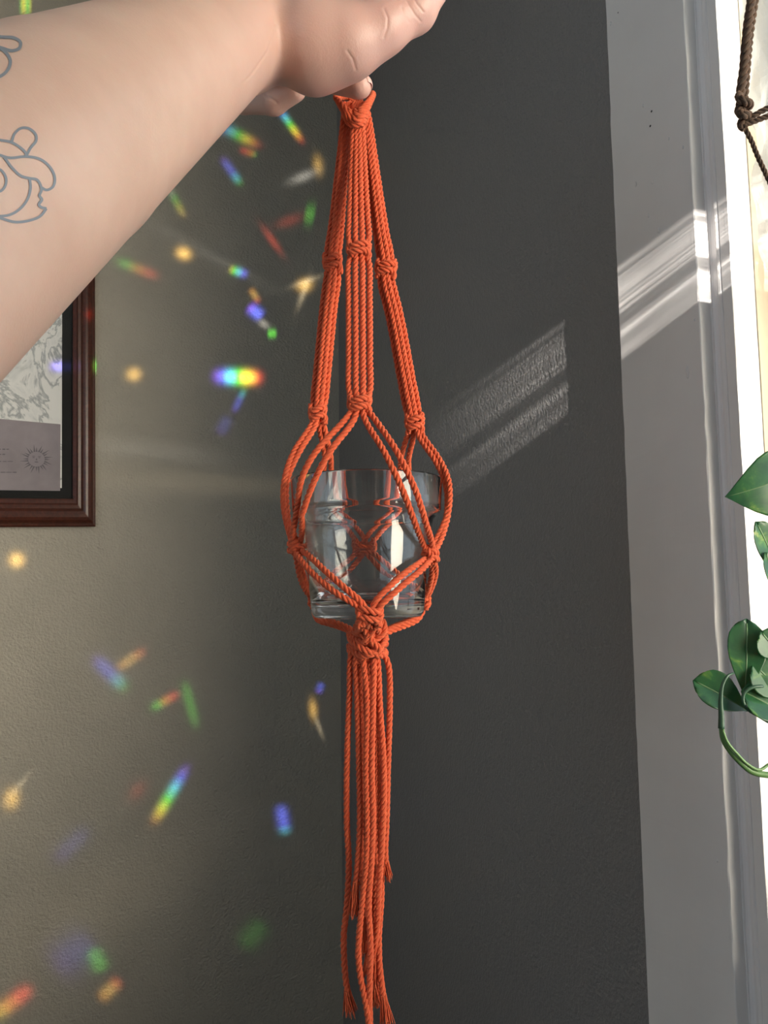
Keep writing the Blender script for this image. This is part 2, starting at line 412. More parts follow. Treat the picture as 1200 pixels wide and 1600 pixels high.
# ------------------------------------------------------------------ window
win = empty('window_1', (WB, WY1, WZ0)); win['kind'] = 'structure'
def extrude_z(name, prof, z0, z1, mat, parent, nz=1, wob=0.0, smooth=False):
    """prof: closed list of (x, y), extruded along z; wob: hand-painted unevenness of the edges"""
    n = len(prof); vs = []; fs = []
    zs = np.linspace(z0, z1, nz + 1)
    for i, z in enumerate(zs):
        for (x, y) in prof:
            vs.append((x + wob * rng.normal(), y + wob * rng.normal(), z))
    for i in range(nz):
        for j in range(n):
            a = i * n + j; c = i * n + (j + 1) % n
            fs.append((a, c, c + n, a + n))
    fs.append(tuple(range(n - 1, -1, -1))); fs.append(tuple(nz * n + j for j in range(n)))
    o = mesh_obj(name, vs, fs, mat, parent, smooth); return o
CY0, CY1 = 0.5245, 0.635          # casing edges on the left side of the window
c1 = extrude_z('casing', [(WB, CY1), (WB - .0225, CY1), (WB - .023, CY1 - .001), (WB - .023, CY0 + .001), (WB - .0222, CY0), (WB, CY0)], .93, 2.53, M['trim'], win, 90, .00022)
bevel(c1, .0006, 2)
# small dent and a lump of filler in the paint
d0 = onx(1074, 581, WB - .023)
def blob(name, c, rad, mat, parent, seg=10):
    bm = bmesh.new(); bmesh.ops.create_uvsphere(bm, u_segments=seg, v_segments=seg // 2 + 2, radius=1)
    vs = [(v.co.x * rad[0] + c[0], v.co.y * rad[1] + c[1], v.co.z * rad[2] + c[2]) for v in bm.verts]
    fs = [tuple(v.index for v in f.verts) for f in bm.faces]; bm.free()
    return mesh_obj(name, vs, fs, mat, parent)
blob('paint_lump', d0, (.0012, .0022, .0068), M['trim'], win)
M['hole'] = new_mat('nail_hole', (.03, .03, .03), .9)[0]
for (x, y) in [(1018, 174), (1016, 197), (966, 20)]:
    blob('nail_hole', onx(x, y, WB - .0229), (.0004, .0012, .0012), M['hole'], win, 8)
for (x, y, r) in [(954, 37, .0022), (1005, 165, .0018), (993, 288, .003), (1019, 284, .0028), (1013, 337, .0025), (1029, 360, .003), (1045, 217, .0016), (1067, 230, .0018), (1085, 500, .0013), (1121, 1345, .0016)]:
    blob('paint_lump', onx(x, y, WB - .0232), (.0008, r * .55, r), M['trim'], win, 8)
# stepped stop: cream edge, hollow groove, bead, flat
stop = [(WB - .0095, CY0 + .002), (WB - .0095, CY0 - .001)]
for a in np.linspace(0, math.pi, 7): stop.append((WB - .0095 + .003 * math.sin(a), CY0 - .001 - .0045 + .0045 * math.cos(a)))
for a in np.linspace(0, math.pi, 7): stop.append((WB - .0095 - .0022 * math.sin(a), CY0 - .0100 - .003 + .003 * math.cos(a)))
stop += [(WB - .0112, CY0 - .017), (WB - .0112, CY0 - .0275), (WB + .02, CY0 - .0275), (WB + .02, CY0 + .002)]
YS = CY0 - .0275
o = extrude_z('stop_moulding', stop, .95, 2.50, M['trim'], win, 60, .00012)
# jamb facing the camera, groove, sash channel
extrude_z('jamb', [(WB - .0108, YS + .01), (WB - .0108, YS), (WB + .012, YS), (WB + .012, YS + .03), (WB - .0, YS + .03)], .98, 2.48, M['trim'], win, 40, .00012)
extrude_z('parting_groove', [(WB + .012, YS + .02), (WB + .012, YS + .0025), (WB + .017, YS + .0025), (WB + .017, YS + .02)], .98, 2.48, M['groove'], win)
extrude_z('sash_channel', [(WB + .017, YS + .03), (WB + .017, YS - .001), (WB + .060, YS - .001), (WB + .060, YS + .03)], .98, 2.48, M['cream'], win, 30, .0001)
extrude_z('outer_stop', [(WB + .060, YS + .03), (WB + .060, YS - .012), (WB + .14, YS - .012), (WB + .14, YS + .03)], .98, 2.48, M['trim'], win)
# sill inside the opening, head, far jamb and casings of the other three sides
k = MB(); k.box((WB - .0112, WY0, WZ0 - .16), (WB + .17, YS, WZ0)); bevel(k.build('sill', M['trim'], win), .002)
k = MB(); k.box((WB - .0112, WY0, 2.38), (WB + .14, YS, 2.43)); k.build('head_jamb', M['trim'], win)
k = MB(); k.box((WB - .0112, WY0 - .01, WZ0), (WB + .14, WY0 + .02, 2.42)); k.build('jamb', M['trim'], win)
k = MB(); k.box((WB - .02, WY0 - .11, .93), (WB, WY0, 2.53)); bevel(k.build('casing', M['trim'], win), .002)
k = MB(); k.box((WB - .02, WY0, 2.42), (WB, CY0, 2.53)); bevel(k.build('casing', M['trim'], win), .002)
k = MB(); k.box((WB - .02, WY0, .93), (WB - .0005, CY0, 1.027)); bevel(k.build('casing', M['trim'], win), .002)
sash = MB()
sx0, sx1 = WB + .064, WB + .098
sash.box((sx0, YS - .052, WZ0), (sx1, YS - .0125, 2.38)); sash.box((sx0, WY0 + .02, WZ0), (sx1, WY0 + .06, 2.38))
sash.box((sx0, WY0 + .06, WZ0), (sx1, YS - .052, WZ0 + .055)); sash.box((sx0, WY0 + .06, 2.33), (sx1, YS - .052, 2.38))
sash.box((sx0, WY0 + .06, 1.78), (sx1, YS - .052, 1.815))
so_ = sash.build('sash', M['trim'], win); bevel(so_, .002)
for (z0, z1) in ((WZ0 + .05, 1.785), (1.81, 2.335)):
    k = MB(); k.box((WB + .079, WY0 + .055, z0), (WB + .082, YS - .047, z1)); k.build('pane', M['pane'], so_)

fill_win = empty('fill_window', (XL, VY0, VZ0)); fill_win['kind'] = 'structure'  # added fill window, out of view
for a_, c_ in (((XL, VY0 - .1, VZ0 - .1), (XL + .02, VY0, VZ1 + .1)), ((XL, VY1, VZ0 - .1), (XL + .02, VY1 + .1, VZ1 + .1)), ((XL, VY0, VZ1), (XL + .02, VY1, VZ1 + .1)), ((XL, VY0, VZ0 - .1), (XL + .02, VY1, VZ0))):
    k = MB(); k.box(a_, c_); bevel(k.build('casing', M['trim'], fill_win), .002)
k = MB(); sx = XL - .09
for a_, c_ in (((sx, VY0, VZ0), (sx + .035, VY0 + .05, VZ1)), ((sx, VY1 - .05, VZ0), (sx + .035, VY1, VZ1)), ((sx, VY0 + .05, VZ0), (sx + .035, VY1 - .05, VZ0 + .05)), ((sx, VY0 + .05, VZ1 - .05), (sx + .035, VY1 - .05, VZ1))): k.box(a_, c_)
s2 = k.build('sash', M['trim'], fill_win); k = MB(); k.box((sx + .016, VY0 + .04, VZ0 + .04), (sx + .019, VY1 - .04, VZ1 - .04)); k.build('pane', M['pane'], s2)

# ------------------------------------------------------------------ crumpled film at the window
def film():
    ny, nz_ = 60, 130
    y1, y0, z0, z1 = 0.474, 0.375, 1.60, 2.36
    vs = []; fs = []
    ph = rng.uniform(0, 6.28, 24); fr = rng.uniform(20, 160, (24, 2)); am = rng.uniform(.0006, .0022, 24)
    for i in range(nz_ + 1):
        z = z0 + (z1 - z0) * i / nz_
        for j in range(ny + 1):
            y = y0 + (y1 - y0) * j / ny
            d = 0
            for a in range(24):
                t = fr[a, 0] * y + fr[a, 1] * .6 * z * (1 if a % 2 else -1) + ph[a]
                d += am[a] * (abs(((t / 3.1416) % 2) - 1) * 2 - 1)
            e = .010 * math.sin(z * 21 + 1) + .006 * math.sin(z * 53)
            yy = y + (.012 * (z - 1.84) / .25 - .006 + .35 * e) * (j / ny) ** 2
            vs.append((WB - .006 + d, yy, z))
    for i in range(nz_):
        for j in range(ny):
            a = i * (ny + 1) + j; fs.append((a, a + 1, a + ny + 2, a + ny + 1))
    o = mesh_obj('plastic_film', vs, fs, M['film'], None, False)
    tag(o, 'crumpled translucent white plastic film hanging in the window behind the brown rope', 'plastic film')
film()

# ------------------------------------------------------------------ picture frame
def picture():
    yb = WA - .001
    br = ony(149.5, 822, WA - .02); br[1] = yb
    t = math.radians(1.35); ex = np.array([math.cos(t), 0, math.sin(t)]); ez = np.array([-math.sin(t), 0, math.cos(t)])
    Wd, Ht = .46, .60
    L = lambda u, v, d: br - ex * u + ez * v + np.array([0, -d, 0])    # u to the left, v up, d off the wall
    root = empty('picture_frame', L(Wd / 2, 0, 0))
    tag(root, 'reddish-brown wooden picture frame hanging slightly askew on the grey wall', 'picture frame')
    # profile: distance from the outer edge, height off the wall
    prof = [(0, 0), (0, .010), (.0016, .0118), (.0036, .0125), (.005, .0155), (.008, .0195), (.012, .0215), (.016, .0222), (.0195, .0212), (.022, .0185), (.0235, .0165),
            (.0255, .0168), (.028, .0172), (.0295, .0160), (.0305, .0135), (.0345, .0128), (.0365, .0118), (.0372, .0075), (.0372, 0)]
    prof = [(a * 1.12, d) for a, d in prof]
    n = len(prof)
    cs = [(0, 0), (Wd, 0), (Wd, Ht), (0, Ht)]; ins = [(1, 1), (-1, 1), (-1, -1), (1, -1)]
    for s in range(4):
        a, c = s, (s + 1) % 4; vs = []
        for q in (a, c):
            for (p, d) in prof: vs.append(L(cs[q][0] + ins[q][0] * p, cs[q][1] + ins[q][1] * p * 1.30, d))
        fs = [(i, i + 1, n + i + 1, n + i) for i in range(n - 1)] + [tuple(range(n)), tuple(range(2 * n - 1, n - 1, -1))]
        o = mesh_obj('frame_rail', vs, fs, M['frame'], root, False)
        bm = bmesh.new(); bm.from_mesh(o.data); bmesh.ops.recalc_face_normals(bm, faces=bm.faces); bm.to_mesh(o.data); bm.free()
    def slab(name, u0, u1, v0, v1, d0, d1, mat, par, quad=None):
        q = quad or [(u0, v0), (u1, v0), (u1, v1), (u0, v1)]
        vs = [L(u, v, d0) for u, v in q] + [L(u, v, d1) for u, v in q]
        return mesh_obj(name, vs, [(0, 1, 2, 3), (7, 6, 5, 4), (0, 4, 5, 1), (1, 5, 6, 2), (2, 6, 7, 3), (3, 7, 4, 0)], mat, par, False)
    i = .0405
    slab('backing_mat', i, Wd - i, i * 1.3, Ht - i * 1.3, .001, .004, M['mat_black'], root)
    e = .0605
    slab('print', e, Wd - e, .075, Ht - e, .0041, .0046, M['print'], root)
    OCHRE.inputs[1].default_value = tuple((ony(12, 622, WA - .006) - np.array(root.location)) * np.array([1, 1, .8]))
    # lilac card with an engraved sun, its top edge sloping
    def at(x, y):                         # photo px -> (u, v) on the card
        p = ony(x, y, WA - .006) - br; return -(p @ ex), p @ ez
    c0 = at(94, 767); c1 = at(94.5, 663); c2 = at(0, 650); sl_ = (c2[1] - c1[1]) / (c2[0] - c1[0])
    e1 = Wd - e
    card = slab('card', 0, 0, 0, 0, .0047, .0052, M['card'], root, [(c0[0], c0[1]), (e1, c0[1]), (e1, c1[1] + sl_ * .5 * (e1 - c1[0])), (c1[0], c1[1])])
    card['label'] = 'lilac grey card with a sun face'
    su, sv = at(57, 717.5); sr = .0125
    mb = MB(); d = .00535
    def disc(mb, r_, d_, n_=28, cu=su, cv=sv, ky=1):
        vs = [L(cu, cv, d_)] + [L(cu + r_ * math.cos(a), cv + ky * r_ * math.sin(a), d_) for a in np.linspace(0, 2 * math.pi, n_, endpoint=False)]
        mb.add(vs, [(0, 1 + q, 1 + (q + 1) % n_) for q in range(n_)])
    for q in range(24):
        a = 2 * math.pi * q / 24; wv = .13; ro = .0295 if q % 2 else .024; bend = .10 if q % 2 else 0
        vs = [L(su + .0135 * math.cos(a - wv), sv + .0135 * math.sin(a - wv), d), L(su + ro * math.cos(a + bend), sv + ro * math.sin(a + bend), d), L(su + .0135 * math.cos(a + wv), sv + .0135 * math.sin(a + wv), d)]
        mb.add(vs, [(0, 1, 2)])
    mb.build('sun_rays', M['card_ink'], card)
    mb = MB(); disc(mb, .0145, .00545); mb.build('sun_face', M['card_ink_light'], card)
    mb = MB()
    for (du, dv_, r_, ky) in ((-.005, .003, .0022, .35), (.005, .003, .0022, .35), (0, -.0055, .0035, .3), (-.005, .0055, .003, .2), (.005, .0055, .003, .2)):
        disc(mb, r_, .0055, 12, su + du, sv + dv_, ky)
    vs = [L(su - .0005, sv + .003, .0055), L(su + .0014, sv - .0022, .0055), L(su - .0014, sv - .0022, .0055)]; mb.add(vs, [(0, 1, 2)])
    mb.build('sun_features', M['card_ink'], card)
    mb = MB()                              # lines of script, too small to read
    for (xr, yy) in ((14, 702), (8, 710), (20, 721), (26, 738)):
        x = xr
        while x > -60:
            l_ = rng.uniform(3, 9); a = at(x, yy); c = at(x - l_, yy); hh = .0011 * rng.uniform(.6, 1.1)
            mb.add([L(a[0], a[1] - hh, .0054), L(c[0], c[1] - hh, .0054), L(c[0], c[1] + hh, .0054), L(a[0], a[1] + hh, .0054)], [(0, 1, 2, 3)])
            x -= l_ + rng.uniform(1, 2.5)
    mb.build('script_lines', M['card_ink'], card)
    slab('glass_pane', i - .002, Wd - i + .002, i * 1.3 - .002, Ht - i * 1.3 + .002, .0085, .0105, M['pglass'], root)
picture()

# ------------------------------------------------------------------ ropes
def spline(pts, step):
    """Catmull-Rom through pts, resampled evenly"""
    p = np.asarray(pts, float)
    q = np.vstack([2 * p[0] - p[1], p, 2 * p[-1] - p[-2]])
    out = []
    for i in range(1, len(q) - 2):
        a, b_, c, d = q[i - 1], q[i], q[i + 1], q[i + 2]
        l1, l2, l3 = [max(1e-5, np.linalg.norm(v)) ** .5 for v in (b_ - a, c - b_, d - c)]
        t0, t1, t2, t3 = 0, l1, l1 + l2, l1 + l2 + l3
        n = max(4, int(np.linalg.norm(c - b_) / step * 1.5) + 1)
        t = np.linspace(t1, t2, n, endpoint=False)[:, None]
        A1 = (t1 - t) / (t1 - t0) * a + (t - t0) / (t1 - t0) * b_; A2 = (t2 - t) / (t2 - t1) * b_ + (t - t1) / (t2 - t1) * c; A3 = (t3 - t) / (t3 - t2) * c + (t - t2) / (t3 - t2) * d
        B1 = (t2 - t) / (t2 - t0) * A1 + (t - t0) / (t2 - t0) * A2; B2 = (t3 - t) / (t3 - t1) * A2 + (t - t1) / (t3 - t1) * A3
        out.append((t2 - t) / (t2 - t1) * B1 + (t - t1) / (t2 - t1) * B2)
    out = np.vstack(out + [p[-1:]])
    L = np.concatenate([[0], np.cumsum(np.linalg.norm(np.diff(out, axis=0), axis=1))])
    n = max(3, int(L[-1] / step) + 1)
    s = np.linspace(0, L[-1], n)
    return np.stack([np.interp(s, L, out[:, i]) for i in range(3)], 1), s

def frames(c):
    t = np.gradient(c, axis=0); t /= np.linalg.norm(t, axis=1)[:, None] + 1e-12
    n = np.zeros_like(c); a = np.array([.31, .17, .93]) if abs(t[0, 2]) < .8 else np.array([.9, .3, .1])
    v = a - t[0] * (a @ t[0]); n[0] = v / np.linalg.norm(v)
    for i in range(1, len(c)):
        v = n[i - 1] - t[i] * (n[i - 1] @ t[i]); n[i] = v / (np.linalg.norm(v) + 1e-12)
    return t, n, np.cross(t, n)

def tube(mb, c, rad, sides=6, caps=True):
    t, n, b_ = frames(c); rad = np.broadcast_to(rad, len(c))
    a = np.linspace(0, 2 * math.pi, sides, endpoint=False)
    v = c[:, None, :] + rad[:, None, None] * (np.cos(a)[None, :, None] * n[:, None, :] + np.sin(a)[None, :, None] * b_[:, None, :])
    v = v.reshape(-1, 3); m_ = len(c)
    f = [(i * sides + j, i * sides + (j + 1) % sides, (i + 1) * sides + (j + 1) % sides, (i + 1) * sides + j) for i in range(m_ - 1) for j in range(sides)]
    if caps: f += [tuple(range(sides - 1, -1, -1)), tuple((m_ - 1) * sides + j for j in range(sides))]
    mb.add(v, f)

PITCH = .0122
def rope(mb, pts, r=.0022, pitch=PITCH, step=.0011, phase=None, hand=1, strands=3, sides=6):
    c, s = spline(pts, step)
    if len(c) < 4: return c
    t, n, b_ = frames(c)
    ph = rng.uniform(0, 6.28) if phase is None else phase
    for k_ in range(strands):
        a = ph + hand * 2 * math.pi * s / pitch + 2 * math.pi * k_ / strands
        cc = c + (r * .53) * (np.cos(a)[:, None] * n + np.sin(a)[:, None] * b_)
        tube(mb, cc, r * .53, sides)
    return c

# ------------------------------------------------------------------ orange plant hanger
HX = P(574, 870, .55); HX = np.array([HX[0], HX[1], 0.0])           # plumb line of the hanger
AX = (HX - CAM) @ FH                                                # its horizontal distance along the view
def Wp(x, y, d=0.0):
    """photo position at distance d behind (+) or before (-) the hanger's plumb line"""
    v = ray(x, y); return CAM + v * ((AX + d) / (v @ FH))
def zof(y, x=574): return Wp(x, y)[2]
CR = .0022

pot = None
def lathe(name, prof, mat, seg=96):
    n = len(prof); vs = []; fs = []
    for i in range(seg):
        a = 2 * math.pi * i / seg
        for (r_, z) in prof: vs.append((HX[0] + r_ * math.cos(a), HX[1] + r_ * math.sin(a), z))
    for i in range(seg):
        j = (i + 1) % seg
        for k_ in range(n - 1):
            fs.append((i * n + k_, j * n + k_, j * n + k_ + 1, i * n + k_ + 1))
    me = bpy.data.meshes.new(name); me.from_pydata(vs, [], fs); me.materials.append(mat)
    bm = bmesh.new(); bm.from_mesh(me); bmesh.ops.remove_doubles(bm, verts=bm.verts, dist=1e-6); bmesh.ops.recalc_face_normals(bm, faces=bm.faces); bm.to_mesh(me); bm.free()
    me.polygons.foreach_set('use_smooth', [True] * len(me.polygons))
    return link(bpy.data.objects.new(name, me))
zt, zs, zb = zof(750), zof(803), zof(964)
RT, RS, RB = .0545, .0470, .0398
RSo = .0535
prof = [(1e-5, zb + .0012), (RB * .75, zb + .0010), (RB * .86, zb), (RB - .002, zb + .0004), (RB - .0003, zb + .003), (RB + .0004, zb + .006)]
prof += [(RB + (RS - RB) * f, zb + .006 + (zs - .006 - zb - .006) * f) for f in (.33, .66, .95)]
prof += [(RS + .0006, zs - .0045), (RS + .0028, zs - .0022), (RSo - .0015, zs - .0006), (RSo - .0002, zs + .0012), (RSo, zs + .004)]
prof += [(RT, zt - .001), (RT - .0004, zt), (RT - .0011, zt), (RT - .0015, zt - .001)]
prof += [(RSo - .0018, zs + .006), (RSo - .0024, zs + .0024), (RS + .0004, zs - .0005), (RS - .0014, zs - .004)]
prof += [(RB - .0015 + (RS - RB) * f, zb + .011 + (zs - .006 - zb - .011) * f) for f in (.95, .66, .33)]
prof += [(RB - .0022, zb + .0135), (RB - .0045, zb + .0105), (RB - .009, zb + .0092), (1e-5, zb + .0090)]
pot = lathe('glass_pot', prof, M['glass'])
tag(pot, 'clear empty glass pot with a wide stepped rim cradled in the orange hanger', 'glass pot')

hang = empty('plant_hanger', Wp(574, 1010))
tag(hang, 'orange cotton macrame plant hanger with knots and tassel held up by a hand', 'plant hanger')

# knots: photo x, y, depth off the plumb line
K = dict(top=(553, 168, 0), cm=(561, 391, -.015), lm=(520, 412, .008), rm=(603, 421, .010), cl=(562, 632, -.042), ll=(497, 647, .022), rl=(648, 662, .022),
         L=(463, 855, -.010), R=(672, 868, -.021), B=(569, 856, .0495), F=(577, 960, -.0445), BL=(494, 938, .029), BR=(661, 940, .020), G=(573, 1003, 0))
def off(p, dx, dy=0, dd=0): return (p[0] + dx, p[1] + dy, p[2] + dd)
def Q(p): return Wp(*p)

def path(*px): return [Wp(*p) for p in px]
# each of three arms has four cords; below the lower knot two go one way and two the other
arm = dict(
    c=dict(m='cm', l='cl', top=(559, 190), sp=11.0), l=dict(m='lm', l='ll', top=(541, 192), sp=6.6), r=dict(m='rm', l='rl', top=(573, 192), sp=6.8))
def way(frm, to, i):
    """the way points of a cord pair (i = 0, 1) between two knots"""
    o = (i - .5)
    W_ = {
        ('cl', 'L'): [(547 + 14 * o, 655, -.046), (505 + 22 * o, 705, -.0535), (483 + 22 * o, 745, -.050), (472 + 17 * o, 800, -.035 - .003 * o), (464 + 14 * o, 838, -.018)],
        ('cl', 'R'): [(578 + 16 * o, 655, -.046), (610 + 20 * o, 705, -.055), (640 + 20 * o, 768, -.0535), (657 + 17 * o, 818, -.046), (668 + 14 * o, 850, -.028)],
        ('ll', 'L'): [(490 + 7 * o, 664, .020), (464 + 9 * o, 705, .014), (447 + 5 * o, 748, .008 + .004 * o), (446 + 5 * o, 795, .002 + .004 * o), (457 + 7 * o, 838, -.006)],
        ('ll', 'B'): [(503 + 8 * o, 668, .026), (512 + 9 * o, 712, .040), (513 + 13 * o, 750, .0545), (538 + 15 * o, 800, .058), (560 + 16 * o, 838, .052)],
        ('rl', 'R'): [(658 + 7 * o, 682, .020), (683 + 8 * o, 718, .013), (699 + 6 * o, 755, .006 - .004 * o), (697 + 6 * o, 805, -.002), (683 + 8 * o, 848, -.014)],
        ('rl', 'B'): [(641 + 10 * o, 682, .026), (632 + 12 * o, 718, .040), (631 + 15 * o, 750, .0545), (606 + 17 * o, 800, .058), (581 + 16 * o, 838, .052)],
        ('L', 'F'): [(477 + 13 * o, 872 - 7 * o, -.026), (505 + 9 * o, 900 - 14 * o, -.0395), (537 + 7 * o, 926 - 12 * o, -.0475), (562 + 8 * o, 944 - 4 * o, -.0475)],
        ('R', 'F'): [(658 + 9 * o, 884 + 6 * o, -.034), (632 + 6 * o, 904 + 12 * o, -.0435), (606 + 4 * o, 927 + 13 * o, -.0475), (589 + 8 * o, 944 + 6 * o, -.0475)],
        ('L', 'BL'): [(466 + 5 * o, 874, -.004), (471 + 6 * o, 900, .008 + .006 * o), (482 + 5 * o, 926, .022 + .004 * o)],
        ('R', 'BR'): [(678 + 5 * o, 886, -.012), (675 + 6 * o, 908, .002 + .006 * o), (667 + 4 * o, 930, .015)],
        ('B', 'BL'): [(556 + 14 * o, 874, .0475), (530 + 14 * o, 900 + 8 * o, .041), (500 + 6 * o, 928, .025)],
        ('B', 'BR'): [(586 + 14 * o, 874, .0475), (612 + 14 * o, 900 - 8 * o, .041), (645 + 6 * o, 928, .025)],
        ('F', 'G'): [(568 + 14 * o, 974, -.034), (566 + 14 * o, 986, -.016)], ('F', 'G2'): [(582 + 14 * o, 974, -.034), (580 + 14 * o, 986, -.016)],
        ('BL', 'G'): [(492, 964 + o * 3, .026), (518, 974 + o * 3, .015 + .006 * o), (546, 984 + 4 * o, .004 + .006 * o)], ('BL', 'G2'): [(497, 964 + o * 3, .033), (524, 974 + 3 * o, .023), (550, 984, .012)],
        ('BR', 'G'): [(655, 965 + o * 4, .018), (632, 976 + o * 4, .011), (604, 987 + 4 * o, .003)], ('BR', 'G2'): [(650, 965 + o * 3, .028), (626, 976 + 3 * o, .020), (600, 986, .012)],
    }
    return W_[(frm, to)]
# tails: centre-line way points below the gathering knot, end, fray start (px y)
TAIL = [
    ([(548, 1022, -.006), (546, 1080, -.006), (542, 1200, -.006), (542, 1290, -.004), (545, 1350, -.004), (541, 1425, -.004), (537, 1460, -.004), (539, 1520, -.004), (543, 1550, -.004), (549, 1590, -.004)], 1548),
    ([(556, 1026, -.008), (558, 1090, -.009), (561, 1200, -.009), (562, 1300, -.009), (557, 1370, -.009), (551, 1440, -.009)], 1378),
    ([(562, 1030, .002), (563, 1100, .002), (566, 1180, .002), (563, 1280, .002), (567, 1400, .0), (568, 1440, .0), (564, 1500, .0)], 1432),
    ([(568, 1030, -.011), (573, 1080, -.0125), (574, 1120, -.0125), (572, 1200, -.0125), (574, 1280, -.0125), (573, 1340, -.0125), (565, 1420, -.0125), (560, 1480, -.0125), (562, 1520, -.0125), (572, 1570, -.0125), (578, 1620, -.0125), (580, 1680, -.012)], 1640),
    ([(584, 1030, -.012), (583, 1100, -.0125), (581, 1200, -.0125), (583, 1280, -.0125), (581, 1340, -.0125), (576, 1415, -.0125), (579, 1480, -.013), (577, 1560, -.012), (579, 1620, -.008), (580, 1670, -.008)], 1630),
    ([(590, 1030, -.008), (594, 1110, -.009), (599, 1180, -.009), (600, 1240, -.0095), (597, 1320, -.0105), (592, 1390, -.0105), (590, 1440, -.009), (585, 1490, -.007), (584, 1545, -.007)], 1500),
    ([(595, 1018, -.006), (603, 1026, -.006), (608, 1045, -.006), (609, 1100, -.006), (606, 1200, -.005), (604, 1280, -.004), (602, 1340, -.004), (606, 1378, -.004)], 1345),
    ([(589, 1030, -.002), (592, 1100, -.002), (594, 1200, -.001), (594, 1300, -.001), (596, 1400, -.004), (592, 1460, -.006), (593, 1510, -.008), (598, 1550, -.008), (606, 1610, -.008)], 1556),
    ([(574, 1030, .006), (577, 1100, .006), (577, 1250, .006), (575, 1400, .005), (576, 1480, .005), (574, 1530, .005)], 1490),
    ([(566, 1030, .010), (569, 1120, .010), (570, 1250, .009), (571, 1400, .008), (576, 1500, .006), (590, 1580, .004)], 1550),
    ([(582, 1030, .006), (587, 1120, .006), (588, 1250, .006), (586, 1400, .004), (587, 1480, .002), (589, 1542, 0)], 1500),
    ([(578, 1030, .012), (580, 1120, .012), (582, 1250, .012), (584, 1400, .008), (586, 1500, .005), (592, 1575, .003)], 1535),
]
# which tail each cord ends in, by arm and index
routes = []
for a_, (k1, k2) in dict(c=('L', 'R'), l=('L', 'B'), r=('B', 'R')).items():
    for i in range(4):
        kk = k1 if i < 2 else k2; pi = i % 2
        # at each second-row knot one arm's pair carries on to one side and the other arm's pair to the other side
        nxt = {('c', 'L'): 'F', ('l', 'L'): 'BL', ('c', 'R'): 'F', ('r', 'R'): 'BR', ('l', 'B'): 'BR', ('r', 'B'): 'BL'}[(a_, kk)]
        third = {'F': 'G' if kk == 'L' else 'G2', 'BL': 'G' if kk == 'L' else 'G2', 'BR': 'G' if kk == 'R' else 'G2'}[nxt]
        routes.append((a_, i, kk, pi, nxt, third))
tail_of = {('F', 'G'): [1, 3], ('F', 'G2'): [4, 5], ('BL', 'G'): [0, 2], ('BL', 'G2'): [8, 9], ('BR', 'G'): [6, 7], ('BR', 'G2'): [10, 11]}
def jit(): return rng.uniform(-.7, .7)
cords = []
for (a_, i, kk, pi, nxt, third) in routes:
    A = arm[a_]; km, kl = K[A['m']], K[A['l']]
    o = (i - 1.5)
    sp = A['sp']; dz = .0016 * (-1 if i in (1, 2) else 1) * (0 if a_ == 'c' else 1)
    # left and right arms are seen edge-on: their cords lie partly behind each other
    def arm_pt(x, y, d, f=1.0):
        return (x + o * sp * f, y + jit(), d + (dz if a_ != 'c' else (-.0012 if i in (1, 2) else 0)))
    tx, ty = A['top']
    px = [(553 + (tx - 553) * .7 + o * 3.0, 160, 0), (tx + o * (4.6 if a_ == 'c' else 3.4), ty, -.004 if a_ == 'c' else .002)]
    mx_, my_, md = km; lx, ly, ld = kl
    for f in (.35, .75):
        px.append(arm_pt(tx + (mx_ - tx) * f, ty + (my_ - ty) * f, md * f, .45 + .55 * f))
    px += [arm_pt(mx_, my_ - 14, md, .95), arm_pt(mx_, my_, md, .55), arm_pt(mx_, my_ + 16, md, .95)]
    for f in (.3, .7):
        px.append(arm_pt(mx_ + (lx - mx_) * f, my_ + (ly - my_) * f, md + (ld - md) * f, 1.0))
    px += [arm_pt(lx + (mx_ - lx) * .06, ly - 16, ld, .95), arm_pt(lx, ly, ld, .5)]
    lk = {'c': 'cl', 'l': 'll', 'r': 'rl'}[a_]
    px += way(lk, kk, pi)
    kq = K[kk]; px.append(off(kq, (pi - .5) * 8 * (1 if kk != 'B' else 1.6), 0, 0))
    px += way(kk, nxt, pi)
    kn = K[nxt]; px.append(off(kn, (pi - .5) * 8 + (0 if nxt != 'F' else (-6 if kk == 'L' else 6)), 0, .001))
    px += way(nxt, third, pi)
    tl = TAIL[tail_of[(nxt, third)][pi]]
    t0 = tl[0][0]
    px.append((t0[0] + (573 - t0[0]) * .25, 1004, t0[2] * .8))
    px += [t0] + tl[0][1:]
    pts = [Wp(*p) for p in px]
    # keep clear of the pot
    for q in range(len(pts)):
        z = pts[q][2]
        if zb + .002 < z < zt + .006:
            f = (z - zb) / (zs - zb); rr = (RB + (RS - RB) * min(f, 1)) if z < zs - .004 else RT
            v = pts[q][:2] - HX[:2]; dist = np.linalg.norm(v); need = rr + CR * 1.02 + .0004
            if dist < need: pts[q] = np.array([*(HX[:2] + v * need / dist), z])
    cords.append((pts, tl))

def keep_out(c):
    z = c[:, 2]; f = np.clip((z - zb) / (zs - zb), 0, 1)
    rr = np.where(z < zs - .005, RB + (RS - RB) * f, RT) + CR + .0003
    m_ = (z > zb + .001) & (z < zt + .004)
    v = c[:, :2] - HX[:2]; d = np.linalg.norm(v, axis=1)
    k_ = m_ & (d < rr)
    c[k_, :2] = HX[:2] + v[k_] * (rr[k_] / d[k_])[:, None]
    return c

